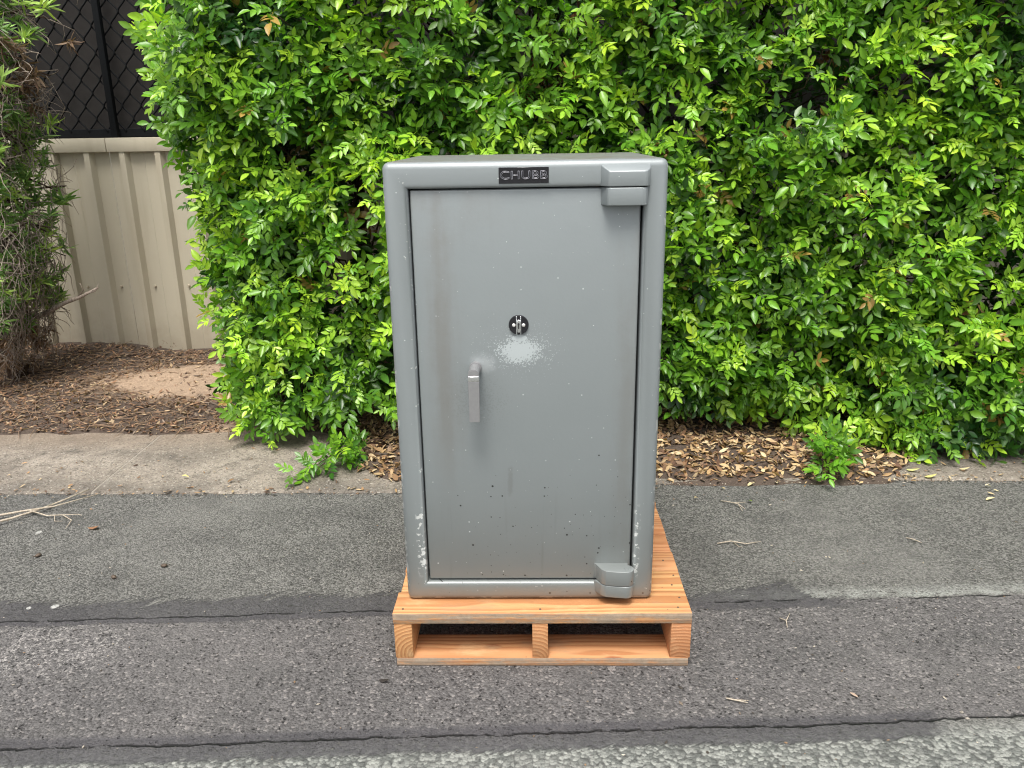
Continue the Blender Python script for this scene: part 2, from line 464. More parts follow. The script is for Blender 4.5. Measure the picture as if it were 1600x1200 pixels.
    if wear is not None: h = g.sub(h, g.mul(wear, 0.5))
    h = g.sub(h, g.mul(dark, 0.6))
    rough = g.add(0.38, g.mul(g.sub(n2, 0.4), 0.2))
    return g.done(col, rough, g.bump(h, 0.22, 0.0025), metal=0.25, spec=0.9)


def mat_wood(weathered):
    """solid pine: growth rings round a pith line that runs along the piece's local x"""
    g = G('weathered_pine' if weathered else 'pine')
    c, x, y, z = g.obj()
    rnd = g.node('ObjectInfo').outputs['Random']
    r2 = g.m('FRACT', g.mul(rnd, 17.3)); r3 = g.m('FRACT', g.mul(rnd, 41.7))
    off = g.add(x, g.mul(rnd, 23.0))
    warp = g.noise(g.xyz(g.mul(off, 1.3), g.mul(y, 7.0), g.mul(z, 7.0)), 1.0, 3, 0.5)
    py = g.add(y, g.add(-0.045, g.mul(r2, 0.09))); pz = g.add(z, g.add(0.035, g.mul(r3, 0.05)))
    rr = g.m('SQRT', g.add(g.mul(py, py), g.mul(pz, pz)))
    rr = g.add(rr, g.mul(warp, 0.034))
    ph = g.m('FRACT', g.mul(rr, 105.0))
    ring = g.mul(g.ss(ph, 0.15, 0.85), g.ss(ph, 1.0, 0.9))
    fib = g.noise(g.xyz(g.mul(off, 8.0), g.mul(y, 260.0), g.mul(z, 260.0)), 1.0, 4, 0.7)
    tone = g.noise(g.xyz(g.mul(off, 2.5), g.mul(y, 22.0), g.mul(z, 22.0)), 1.0, 3, 0.6)
    lc = g.mix(tone, (0.47, 0.235, 0.096), (0.58, 0.335, 0.150))
    lc = g.mix(g.ss(r3, 0.2, 0.7), lc, g.mix(tone, (0.45, 0.205, 0.095), (0.54, 0.275, 0.135)))
    dc = g.mix(tone, (0.25, 0.085, 0.028), (0.34, 0.130, 0.045))
    col = g.mix(g.mul(ring, g.add(0.38, g.mul(tone, 0.5))), lc, dc)
    col = g.mix(g.mul(g.ss(fib, 0.52, 0.74), 0.55), col, (0.34, 0.17, 0.07))
    kn = g.voro(g.xyz(g.mul(off, 6.0), g.mul(y, 11.0), g.mul(z, 11.0)), 1.0, '3D')
    kc = g.node('SeparateColor', {0: kn[1]}).outputs
    knot = g.mul(g.ss(g.add(kn[0], g.mul(g.sub(tone, 0.5), 0.2)), 0.20, 0.10), g.ss(kc[0], 0.72, 0.75))
    col = g.mix(g.mul(knot, 0.75), col, (0.19, 0.062, 0.028))
    dots = g.voro(c, 48.0, '3D'); dcl = g.node('SeparateColor', {0: dots[1]}).outputs
    dot = g.mul(g.ss(dots[0], 0.13, 0.08), g.ss(dcl[0], 0.92, 0.94))
    col = g.mix(g.mul(dot, 0.7), col, (0.12, 0.065, 0.035))
    rough_n = g.noise(c, 70.0, 5, 0.75)
    grime = g.noise(g.xyz(g.mul(off, 5.0), g.mul(y, 14.0), g.mul(z, 14.0)), 1.0, 5, 0.7)
    col = g.mix(g.mul(g.ss(grime, 0.52, 0.72), 0.45), col, (0.27, 0.19, 0.12))
    col = g.mix(g.mul(g.ss(grime, 0.45, 0.28), 0.35), col, (0.66, 0.46, 0.25))
    if weathered:
        gm = g.noise(g.xyz(g.mul(off, 9.0), g.mul(y, 60.0), g.mul(z, 60.0)), 1.0, 5, 0.75)
        col = g.mix(g.mul(g.ss(gm, 0.32, 0.56), 0.88), col, g.mix(rough_n, (0.12, 0.10, 0.078), (0.42, 0.355, 0.27)))
    h = g.add(g.mul(fib, 0.8), g.add(g.mul(ring, 0.4), g.mul(rough_n, 1.6 if weathered else 0.5)))
    return g.done(col, 0.72, g.bump(h, 0.5, 0.0018), spec=0.3)


def mat_leaf(name, rough=0.34, trans=0.30, spec=0.5):
    g = G(name)
    c, x, y, z = g.obj()
    a = g.node('Attribute', attribute_name='tint').outputs['Color']
    n = g.noise(c, 90.0, 3)
    col = g.mix(g.mul(g.ss(n, 0.45, 0.8), 0.25), a, g.mix(1.0, a, (1.35, 1.25, 0.9), 'MULTIPLY'))
    p = g.node('BsdfPrincipled', {'Base Color': col, 'Roughness': rough, 'Specular IOR Level': spec, 'Normal': g.bump(n, 0.25, 0.002)})
    tc = g.mix(1.0, col, (1.7, 1.75, 0.6), 'MULTIPLY')
    t = g.node('BsdfTranslucent', {'Color': tc})
    mx = g.node('MixShader', {0: trans, 1: p.outputs[0], 2: t.outputs[0]})
    g.nt.links.new(mx.outputs[0], g.out.inputs[0])
    return g.mat


def mat_bark(name, a, b):
    g = G(name)
    c, x, y, z = g.obj()
    n = g.noise(c, 60.0, 5, 0.7); n2 = g.noise(g.xyz(g.mul(x, 120.0), g.mul(y, 120.0), g.mul(z, 18.0)), 1.0, 4, 0.7)
    return g.done(g.mix(g.ss(n2, 0.3, 0.7), a, b), 0.85, g.bump(g.add(n, n2), 0.7, 0.004), spec=0.2)


def mat_fence():
    g = G('beige_sheet_metal')
    c, x, y, z = g.obj()
    n1 = g.noise(g.xyz(g.mul(x, 9.0), g.mul(y, 3.0), g.mul(z, 0.9)), 1.0, 4, 0.6); n2 = g.noise(c, 9.0, 5, 0.65)
    col = g.mix(g.mul(n2, 0.5), (0.465, 0.425, 0.330), (0.415, 0.375, 0.287))
    col = g.mix(g.mul(g.ss(n1, 0.45, 0.75), 0.40), col, (0.300, 0.250, 0.175))
    drt = g.ss(g.add(z, g.mul(g.sub(n2, 0.5), 0.5)), 0.34, 0.03)
    col = g.mix(g.mul(drt, 0.38), col, (0.24, 0.185, 0.125))
    rust = g.prod(g.ss(g.add(z, g.mul(g.sub(n2, 0.5), 0.08)), 0.115, 0.085), g.ss(g.noise(c, 26.0, 4, 0.7), 0.56, 0.61), g.ss(x, -2.25, -2.4))
    col = g.mix(rust, col, g.mix(n2, (0.05, 0.022, 0.012), (0.16, 0.07, 0.03)))
    return g.done(col, g.add(0.42, g.mul(rust, 0.4)), g.bump(n2, 0.08, 0.004), spec=0.4)


ASPHALT, CONCRETE, SOIL = mat_road(), mat_concrete(), mat_soil()
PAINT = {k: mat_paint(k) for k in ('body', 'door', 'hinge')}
WOOD, WOOD_W = mat_wood(False), mat_wood(True)
LEAF = mat_leaf('glossy_green_leaf')
NARROW_LEAF = mat_leaf('narrow_leaf', 0.5, 0.25, 0.35)
DRY_LEAF = mat_leaf('dry_leaf', 0.7, 0.12, 0.25)
BARK = mat_bark('dark_bark', (0.035, 0.022, 0.016), (0.13, 0.085, 0.060))
DRY_TWIG = mat_bark('grey_dry_twig', (0.17, 0.135, 0.11), (0.42, 0.355, 0.295))
PALE_TWIG = mat_bark('pale_dry_twig', (0.30, 0.25, 0.19), (0.52, 0.46, 0.37))
FENCE = mat_fence()
BLACK_STEEL = plain('black_coated_steel', (0.007, 0.008, 0.009), 0.8, 0.0, 0.1, 0.3, 60.0)
SCREEN = plain('dark_brown_screen', (0.030, 0.027, 0.025), 0.8, 0.0, 0.25, 0.45, 14.0, 0.2)
GAP_BLACK = plain('black_gap', (0.012, 0.012, 0.012), 0.8)
STEEL = plain('dull_steel', (0.33, 0.33, 0.335), 0.40, 0.6, 0.5, 0.12, 90.0, 0.05)
CHROME = plain('bright_chrome', (0.80, 0.81, 0.82), 0.16, 1.0, 0.5, 0.05)
BLACK_ENAMEL = plain('black_enamel', (0.010, 0.010, 0.013), 0.22, 0.0, 0.6, 0.3, 300.0, 0.1)
SILVER = plain('worn_silver', (0.46, 0.46, 0.50), 0.28, 0.9, 0.5, 0.2, 200.0)
SCREW = plain('pale_screw', (0.70, 0.69, 0.66), 0.45, 0.3)
NAIL = plain('nail_head', (0.10, 0.075, 0.055), 0.6, 0.4)

# ------------------------------------------------------------------ ground
def sheet(name, x0, x1, y0, y1, z, mat, label):
    bm = bmesh.new()
    bm.faces.new([bm.verts.new((x, y, z)) for x, y in ((x0, y0), (x1, y0), (x1, y1), (x0, y1))])
    return tag(from_bm(name, bm, mat), label, kind='structure')


sheet('ground', -300, 300, -300, 300, -0.03, plain('far_ground', (0.11, 0.105, 0.095), 0.9, 0, 0.3, 0.3, 0.4), 'bare grey ground around the road')


def conc_edge(x):                                        # where the asphalt meets the concrete strip
    return 2.945 + 0.085 * float(sstep(-0.2, 0.7, x)) + 0.014 * nz(x * 2.3, 4.1) + 0.010 * nz(x * 11, 1.7) + 0.006 * nz(x * 37, 8.2)


xs = np.linspace(-6, 6, 721)
bm = bmesh.new()
f_ = [bm.verts.new((x, conc_edge(x) + 0.03, 0.0)) for x in xs]
n_ = [bm.verts.new((x, -0.5, 0.0)) for x in xs]
for i in range(len(xs) - 1):
    bm.faces.new((n_[i], n_[i + 1], f_[i + 1], f_[i]))
a = [bm.verts.new(p) for p in ((-80, -60, 0), (80, -60, 0), (80, -0.5, 0), (-80, -0.5, 0))]
bm.faces.new(a)
for sx in (-1, 1):
    bm.faces.new([bm.verts.new(p) for p in ((sx * 6, -0.5, 0), (sx * 80, -0.5, 0), (sx * 80, 2.97, 0), (sx * 6, 2.97, 0))])
tag(from_bm('road', bm, ASPHALT), 'grey asphalt road in patched strips with black sealed joints', kind='structure')

bm = bmesh.new()
r0 = [bm.verts.new((x, conc_edge(x), 0.001)) for x in xs]
r1 = [bm.verts.new((x, conc_edge(x) + 0.012 + 0.004 * nz(x * 17, 3.0), 0.009)) for x in xs]
r2 = [bm.verts.new((x, 3.95, 0.012)) for x in xs]
for i in range(len(xs) - 1):
    bm.faces.new((r0[i], r0[i + 1], r1[i + 1], r1[i])); bm.faces.new((r1[i], r1[i + 1], r2[i + 1], r2[i]))
tag(from_bm('concrete_strip', bm, CONCRETE), 'worn grey brown concrete strip between the asphalt and the garden bed', kind='structure')


def soil_front(x):
    a = 3.62 + 0.08 * nz(x * 1.1, 9.0) + 0.04 * nz(x * 4.0, 3.3)
    b = 3.055
    c = 3.47
    t1, t2 = float(sstep(-1.05, -0.55, x)), float(sstep(1.40, 1.85, x))
    return (a * (1 - t1) + b * t1) * (1 - t2) + c * t2 + 0.03 * nz(x * 3.1, 2.2) + 0.02 * nz(x * 9.0, 5.2)


def soil_z(x, y):
    d = y - soil_front(x)
    h = 0.004 + 0.012 * (1 - math.exp(-max(d, 0) * 9)) + 0.018 * float(sstep(0.1, 0.9, d))
    h += 0.010 * nz(x * 5, y * 5) * float(sstep(0, 0.15, d)) + 0.006 * nz(x * 19, y * 19) * float(sstep(-0.05, 0.1, d))
    h += 0.05 * float(sstep(-2.3, -2.7, x)) * float(sstep(4.5, 5.0, y))
    return h + 0.010 if d > 0 else 0.014 + d * 0.25


gx, gy = np.linspace(-5.2, 5.2, 380), np.concatenate([np.linspace(2.98, 4.0, 46), np.linspace(4.03, 6.2, 48)])
V = np.array([(x, y, soil_z(x, y)) for y in gy for x in gx])
nx = len(gx)
T = []
for j in range(len(gy) - 1):
    for i in range(nx - 1):
        q = j * nx + i
        T += [(q, q + 1, q + nx + 1), (q, q + nx + 1, q + nx)]
tag(tri_obj('garden_bed', V, np.array(T), SOIL), 'brown soil bed under the hedge with a sandy patch by the fence', kind='structure')

# ------------------------------------------------------------------ fence and mesh screen
fence = empty('sheet_metal_fence', (0, 5.10, 0), 'beige ribbed sheet metal fence standing behind the hedge and shrub', 'fence')
FY = 0.0                                                 # local y of the sheet's pan


def rib_profile(x0, x1, shift):
    pts = []
    k = math.floor((x0 - shift) / 0.22)
    pts.append((x0, 0.0))
    while True:
        r = shift + k * 0.22
        if r > x1: break
        for dx, dy in ((0.0, 0.0), (0.003, -0.034), (0.036, -0.034), (0.056, 0.0), (0.138, 0.005), (0.143, 0.0)):
            if x0 < r + dx < x1: pts.append((r + dx, dy))
        k += 1
    pts.append((x1, 0.0))
    return pts


for (x0, x1) in ((-7.30, -4.945), (-4.935, -2.5925), (-2.5905, -0.30), (-0.29, 2.06), (2.07, 4.42), (4.43, 6.80)):
    pts = rib_profile(x0, x1, -2.520)
    bm = bmesh.new()
    zb, zt = 0.03, 1.335
    fr = [[bm.verts.new((x, y + FY + dy, z)) for x, y in pts] for dy in (0.0, 0.0012) for z in (zb, zt)]
    for i in range(len(pts) - 1):
        bm.faces.new((fr[0][i], fr[0][i + 1], fr[1][i + 1], fr[1][i]))
        bm.faces.new((fr[2][i], fr[3][i], fr[3][i + 1], fr[2][i + 1]))
    from_bm('panel', bm, FENCE, fence)
for (x0, x1) in ((-7.30, -4.94), (-4.937, -2.59), (-2.587, -0.296), (-0.293, 2.064), (2.067, 4.424), (4.427, 6.80)):
    bm = bmesh.new()
    box(bm, x0, x1, -0.040, 0.036, 1.300, 1.383)
    bevel_all(bm, 0.004, 2)
    from_bm('top_rail', bm, FENCE, fence, 40)
    bm = bmesh.new()
    box(bm, x0, x1, -0.004, 0.03, 0.012, 0.042)
    from_bm('bottom_rail', bm, FENCE, fence)
bolt_me = None
for k in range(-6, 30):
    x = -2.520 + k * 0.22 + 0.092
    if bolt_me is None:
        bm = bmesh.new()
        bmesh.ops.create_cone(bm, cap_ends=True, segments=10, radius1=0.009, radius2=0.006, depth=0.010, matrix=Matrix.Rotation(math.pi / 2, 4, 'X'))
        o = from_bm('bolt', bm, FENCE, fence, 35); bolt_me = o.data
    else:
        o = link(bpy.data.objects.new('bolt', bolt_me), fence)
    o.location = (x, -0.006, 0.467)

scr = empty('mesh_screen', (0, 5.16, 1.383), 'black diamond mesh screen with dark backing on top of the fence', 'screen')
bm = bmesh.new(); box(bm, -7, 7, 0.035, 0.045, 0.0, 1.35); from_bm('backing', bm, SCREEN, scr)
bm = bmesh.new(); box(bm, -7, 7, -0.035, 0.030, 0.004, 0.052); bevel_all(bm, 0.003, 1); from_bm('bottom_rail', bm, BLACK_STEEL, scr, 40)
post_me = None
for x in (-4.86, -2.535, -0.20, 2.13, 4.46):
    if post_me is None:
        bm = bmesh.new()
        box(bm, -0.019, 0.019, -0.078, -0.038, -0.035, 1.35); bevel_all(bm, 0.004, 2)
        o = from_bm('post', bm, BLACK_STEEL, scr, 40); post_me = o.data
    else:
        o = link(bpy.data.objects.new('post', post_me), scr)
    o.location = (x, 0, 0)
# woven wires: each a zig-zag that hooks round its neighbours
CW, CH = 0.057, 0.150
wire_me = []
for flip in (0, 1):
    pts, rad = [], []
    nseg = int(1.32 / (CH / 2))
    for i in range(nseg * 8 + 1):
        t = i / 8
        k = t % 2
        s = 1 - abs(k - 1)                                # 0..1..0 triangle
        s = 0.5 - 0.5 * math.cos(math.pi * s) * 0.55 + (s - 0.5) * 0.45
        xx = (s - 0.5) * (CW + 0.008)
        pts.append((xx, 0.006 * math.cos(math.pi * t) , 0.035 + t * CH / 2))
        rad.append(0.0050)
    V, T = tubes([(pts, rad)], 5)
    wire_me.append(tri_mesh('wire', V, T, BLACK_STEEL))
k = 0
x = -3.25
while x < -1.1:
    o = link(bpy.data.objects.new('wire', wire_me[0]), scr)
    if k % 2: o.rotation_euler = (0, 0, math.pi)
    o.location = (x, -0.030, 0)
    x += CW; k += 1

# ------------------------------------------------------------------ pallet
PX0, PX1, PY0, HP = -0.3762, 0.4123, 1.8457, 0.1623
pallet = empty('pallet', (0.018, PY0, 0), 'new orange pine pallet carrying the safe on the asphalt', 'pallet')


def plank(name, x0, x1, y0, y1, z0, z1, along='x', front=False, bev=0.0018):
    """a piece of timber; its mesh runs along its own x so that the grain follows it"""
    L, wd, th = (x1 - x0, y1 - y0, z1 - z0) if along == 'x' else (y1 - y0, x1 - x0, z1 - z0)
    bm = bmesh.new()
    vs = box(bm, -L / 2, L / 2, -wd / 2, wd / 2, -th / 2, th / 2)
    for v in vs: v.co += Vector((random.uniform(-.001, .001), random.uniform(-.0007, .0007), random.uniform(-.0004, .0004)))
    bevel_all(bm, bev, 2)
    bm.normal_update()
    if front:
        for f in bm.faces:
            if f.normal.y < -0.75: f.material_index = 1
    o = from_bm(name, bm, [WOOD, WOOD_W], pallet, 40)
    o.location = ((x0 + x1) / 2 - 0.018, (y0 + y1) / 2 - PY0, (z0 + z1) / 2)
    if along == 'y': o.rotation_euler = (0, 0, math.pi / 2)
    return o


for k in range(7):
    y = PY0 + k * 0.1092
    i0 = (0.0, 0.006, 0.002, 0.004, 0.001, 0.005, 0.0)[k]; i1 = (0.0, 0.001, 0.0, 0.003, 0.001, 0.002, 0.0)[k]
    plank('deck_board', PX0 + i0, PX1 - i1, y, y + 0.1065, HP - 0.0305, HP, 'x', k == 0)
for (x0, x1) in ((PX0 + 0.001, -0.3275), (-0.007, 0.0345), (0.3585, PX1 - 0.001)):
    plank('bearer', x0, x1, PY0 + 0.0015, PY0 + 0.760, 0.0253, HP - 0.0310, 'y')
for k, y in enumerate((PY0 + 0.001, PY0 + 0.33, PY0 + 0.655)):
    plank('bottom_board', PX0 + 0.003, PX1 - 0.004, y, y + 0.1075, 0.001, 0.0250, 'x', k == 0)
nail_me = None
for (x, y) in ((-0.352, 1.868), (0.014, 1.866), (0.379, 1.874), (0.391, 1.921), (0.381, 1.985), (0.394, 2.036), (0.378, 2.12)):
    if nail_me is None:
        bm = bmesh.new(); bmesh.ops.create_cone(bm, cap_ends=True, segments=10, radius1=0.0032, radius2=0.0028, depth=0.0012)
        o = from_bm('nail', bm, NAIL, pallet); nail_me = o.data
    else:
        o = link(bpy.data.objects.new('nail', nail_me), pallet)
    o.location = (x - 0.018, y - PY0, HP + 0.0003)

# ------------------------------------------------------------------ safe
SX, SY, SZ = -0.0148, 1.909, HP + 0.0006
safe = empty('safe', (SX, SY, SZ), 'old grey painted steel safe with one door standing on the pallet', 'safe')
W2, H, D = 0.330, 1.1469, 0.598
OX0, OX1, OZ0, OZ1 = -0.2722, 0.2750, 0.0535, 1.0860    # door opening, local
bm = bmesh.new()
q = lambda x0, x1, z0, z1, y: [bm.verts.new((x, y, z)) for x, z in ((x0, z0), (x1, z0), (x1, z1), (x0, z1))]
fo = q(-W2, W2, 0, H, 0.0); fi = q(OX0, OX1, OZ0, OZ1, 0.0)
di = q(OX0 + 0.0005, OX1 - 0.0005, OZ0 + 0.0005, OZ1 - 0.0005, 0.05); bk = q(-W2, W2, 0, H, D)
for i in range(4):
    j = (i + 1) % 4
    bm.faces.new((fo[i], fo[j], fi[j], fi[i])); bm.faces.new((fi[i], fi[j], di[j], di[i])); bm.faces.new((fo[i], bk[i], bk[j], fo[j]))
bm.faces.new(di); bm.faces.new(bk)
edges_out = [e for e in bm.edges if all(v in fo or v in bk for v in e.verts)]
edges_in = [e for e in bm.edges if (all(v in fi for v in e.verts))]
bmesh.ops.bevel(bm, geom=edges_out, offset=0.017, offset_type='OFFSET', segments=6, profile=0.5, affect='EDGES')
edges_in = [e for e in bm.edges if e.is_valid and all(v in fi for v in e.verts)]
bmesh.ops.bevel(bm, geom=edges_in, offset=0.0118, offset_type='OFFSET', segments=5, profile=0.5, affect='EDGES')
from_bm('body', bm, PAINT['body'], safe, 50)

bm = bmesh.new()
DX0, DX1, DZ0, DZ1 = -0.2690, 0.2700, 0.0580, 1.0830
box(bm, DX0, DX1, 0.012, 0.046, DZ0, DZ1)
bevel_all(bm, 0.0045, 3)
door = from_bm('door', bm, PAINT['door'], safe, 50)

# dark gasket seen in the gap round the door
bm = bmesh.new()
for (a0, a1, b0, b1) in ((OX0 + 0.001, DX0 + 0.002, OZ0 + 0.001, OZ1 - 0.001), (DX1 - 0.002, OX1 - 0.001, OZ0 + 0.001, OZ1 - 0.001), (DX0 + 0.003, DX1 - 0.003, DZ1 - 0.002, OZ1 - 0.001), (DX0 + 0.003, DX1 - 0.003, OZ0 + 0.001, DZ0 + 0.002)):
    box(bm, a0, a1, 0.040, 0.0485, b0, b1)
from_bm('seal', bm, GAP_BLACK, safe)

# hinges
L = lambda x, y: (x - SX, y)
hinge = from_bm
def hinge_mesh(name, pts, z0, z1, bev, slope=0.0):
    bm = bmesh.new()
    prism(bm, pts, z0, z1)
    if slope:
        for v in bm.verts:
            if v.co.z > z1 - 1e-5: v.co.z = z1 + slope * (v.co.y - min(p[1] for p in pts))
    bmesh.ops.recalc_face_normals(bm, faces=bm.faces)
    bevel_all(bm, bev, 3)
    return from_bm(name, bm, PAINT['hinge'], safe, 50)

top_a = hinge_mesh('hinge_knuckle', [L(0.157, 0.004), L(0.164, -0.006), L(0.176, -0.021), L(0.181, -0.0225), L(0.259, -0.0225), L(0.265, -0.0205), L(0.2715, -0.012), L(0.274, 0.004)], 1.2495 - SZ, 1.2830 - SZ, 0.0022, 0.62)
top_b = hinge_mesh('hinge_knuckle', [L(0.160, 0.016), L(0.166, 0.004), L(0.174, -0.018), L(0.179, -0.0215), L(0.254, -0.0215), L(0.262, -0.019), L(0.2675, -0.010), L(0.268, -0.0012), L(0.2485, -0.0012), L(0.2485, 0.016)], 1.2065 - SZ, 1.2470 - SZ, 0.0022)
arc = [L(0.241 + 0.021 * math.cos(t), -0.017 + 0.0205 * math.sin(t)) for t in np.linspace(-math.pi / 2, math.pi * 0.36, 9)]
bot_b = hinge_mesh('hinge_knuckle', [L(0.156, 0.016), L(0.164, 0.006), L(0.170, -0.008), L(0.177, -0.022), L(0.187, -0.0300)] + [L(0.215, -0.0355)] + arc + [L(0.2480, -0.0012), L(0.2480, 0.016)], 0.2262 - SZ, 0.2680 - SZ, 0.0022)
bot_a = hinge_mesh('hinge_knuckle', [L(0.158, 0.004), L(0.166, -0.006), L(0.176, -0.021), L(0.187, -0.0290)] + [L(0.215, -0.0340)] + arc[:-1] + [L(0.258, 0.004)], 0.1895 - SZ, 0.2242 - SZ, 0.0026)
bm = bmesh.new()
bmesh.ops.create_cone(bm, cap_ends=True, segments=20, radius1=0.0075, radius2=0.0065, depth=0.002, matrix=Matrix.Translation((0.243 - SX, -0.017, 0.2685 - SZ)))
from_bm('hinge_pin', bm, PAINT['hinge'], safe, 40)

# lever handle
hx, hz = -0.1415 - SX, 0.8165 - SZ
bm = bmesh.new()
bmesh.ops.create_cone(bm, cap_ends=True, segments=32, radius1=0.0150, radius2=0.0150, depth=0.014, matrix=Matrix.Translation((hx, 0.006, hz)) @ Matrix.Rotation(math.pi / 2, 4, 'X'))
bmesh.ops.create_cone(bm, cap_ends=True, segments=32, radius1=0.0132, radius2=0.0132, depth=0.058, matrix=Matrix.Translation((hx - 0.0015, -0.027, hz - 0.001)) @ Matrix.Rotation(math.pi / 2, 4, 'X'))
bmesh.ops.bevel(bm, geom=[e for e in bm.edges if e.calc_face_angle(0) > 1.0], offset=0.0015, segments=2, affect='EDGES')
hub = from_bm('handle', bm, STEEL, safe, 45)
bm = bmesh.new()
prism(bm, [(hx - 0.0152, hz - 0.0040), (hx + 0.0122, hz - 0.0040), (hx + 0.0122, hz - 0.0185), (hx - 0.0152, hz - 0.0185)], -0.0570, -0.0385, 'y')
bevel_all(bm, 0.0018, 2)
from_bm('ferrule', bm, CHROME, hub, 45)
bm = bmesh.new()
prism(bm, [(hx - 0.0150, hz - 0.0190), (hx + 0.0118, hz - 0.0190), (hx + 0.0112, hz - 0.1215), (hx - 0.0150, hz - 0.1215)], -0.0560, -0.0405, 'y')
bevel_all(bm, 0.0012, 2)
from_bm('lever', bm, STEEL, hub)

# lock plate
lx, lz = -0.0335 - SX, 0.9225 - SZ
bm = bmesh.new()
bmesh.ops.create_cone(bm, cap_ends=True, segments=48, radius1=0.0248, radius2=0.0236, depth=0.005, matrix=Matrix.Translation((lx, 0.0100, lz)) @ Matrix.Rotation(math.pi / 2, 4, 'X'))
lock = from_bm('lock_plate', bm, BLACK_ENAMEL, safe, 40)
bm = bmesh.new()
h2 = 0.0228
prism(bm, [(lx - 0.0062, lz - h2), (lx - 0.0038, lz - h2), (lx - 0.0038, lz + h2), (lx - 0.0062, lz + h2)], 0.0045, 0.0080, 'y')
prism(bm, [(lx + 0.0038, lz - h2), (lx + 0.0062, lz - h2), (lx + 0.0062, lz + h2), (lx + 0.0038, lz + h2)], 0.0045, 0.0080, 'y')
prism(bm, [(lx - 0.0036, lz - 0.0180), (lx + 0.0036, lz - 0.0180), (lx + 0.0036, lz + 0.0135), (lx - 0.0036, lz + 0.0135)], 0.0056, 0.0079, 'y')
bevel_all(bm, 0.0006, 1)
from_bm('keyhole_guard', bm, CHROME, lock, 40)
bm = bmesh.new()
kp = [(lx + 0.0026 * math.cos(t), lz + 0.0030 + 0.0026 * math.sin(t)) for t in np.linspace(-0.9, math.pi + 0.9, 14)] + [(lx - 0.0013, lz - 0.0090), (lx + 0.0013, lz - 0.0090)]
prism(bm, kp, 0.0050, 0.0075, 'y')
from_bm('keyhole', bm, GAP_BLACK, lock)
for s in (-1, 1):
    bm = bmesh.new()
    bmesh.ops.create_uvsphere(bm, u_segments=16, v_segments=8, radius=0.0044, matrix=Matrix.Translation((lx + s * 0.0118, 0.0078, lz)) @ Matrix.Diagonal((1, 0.45, 1, 1)))
    sc_ = from_bm('screw', bm, SCREW, lock, 60)

# name plate with raised lettering
bm = bmesh.new()
box(bm, -0.0745 - SX, 0.0405 - SX, -0.0022, 0.002, 1.2585 - SZ, 1.2945 - SZ)
bevel_all(bm, 0.0007, 1)
plate = from_bm('nameplate', bm, BLACK_ENAMEL, safe, 40)


def letters(body, size, sx, x, z, y, depth, outline, mat, name):
    cu = bpy.data.curves.new(name, 'FONT')
    cu.body = body; cu.align_x = 'CENTER'; cu.align_y = 'CENTER'
    cu.size = size; cu.space_character = 1.02
    if outline:
        cu.fill_mode = 'NONE'; cu.bevel_depth = outline; cu.bevel_resolution = 1
    else:
        cu.extrude = depth
        cu.offset = 0.0006
    o = bpy.data.objects.new(name, cu); link(o)
    dg = bpy.context.evaluated_depsgraph_get(); dg.update()
    me = bpy.data.meshes.new_from_object(o.evaluated_get(dg))
    bpy.data.objects.remove(o)
    T_ = Matrix.Translation((x, y, z)) @ Matrix.Rotation(math.pi / 2, 4, 'X') @ Matrix.Diagonal((sx, 1, 1, 1))
    me.transform(T_); me.materials.clear(); me.materials.append(mat); me.name = name
    return link(bpy.data.objects.new(name, me), plate)


letters('CHUBB', 0.0258, 1.29, -0.0172 - SX, 1.2763 - SZ, -0.0026, 0.0008, 0, BLACK_ENAMEL, 'lettering')
letters('CHUBB', 0.0258, 1.29, -0.0172 - SX, 1.2763 - SZ, -0.0034, 0, 0.00034, SILVER, 'lettering_edge')


# ------------------------------------------------------------------ leaves
def leaflet(L, w, fold, curl, seed=0):
    """ovate pointed leaflet along +x, midrib fold along the middle: 11 verts, 12 triangles; third column of M marks the midrib"""
    st = ((0.20, 0.72), (0.48, 1.0), (0.78, 0.62))
    V, mid = [(0, 0, 0)], [1]
    for t, k in st:
        zc = -curl * t * t * L
        V += [(t * L, k * w / 2, zc + fold * k * w), (t * L, 0, zc), (t * L, -k * w / 2, zc + fold * k * w)]
        mid += [0, 1, 0]
    V.append((L, 0, -curl * L)); mid.append(0.4)
    T = [(0, 2, 1), (0, 3, 2)]
    for a in (1, 4):
        T += [(a, a + 1, a + 4), (a, a + 4, a + 3), (a + 1, a + 2, a + 5), (a + 1, a + 5, a + 4)]
    T += [(7, 8, 10), (8, 9, 10)]
    return np.array(V), np.array(T), np.array(mid)


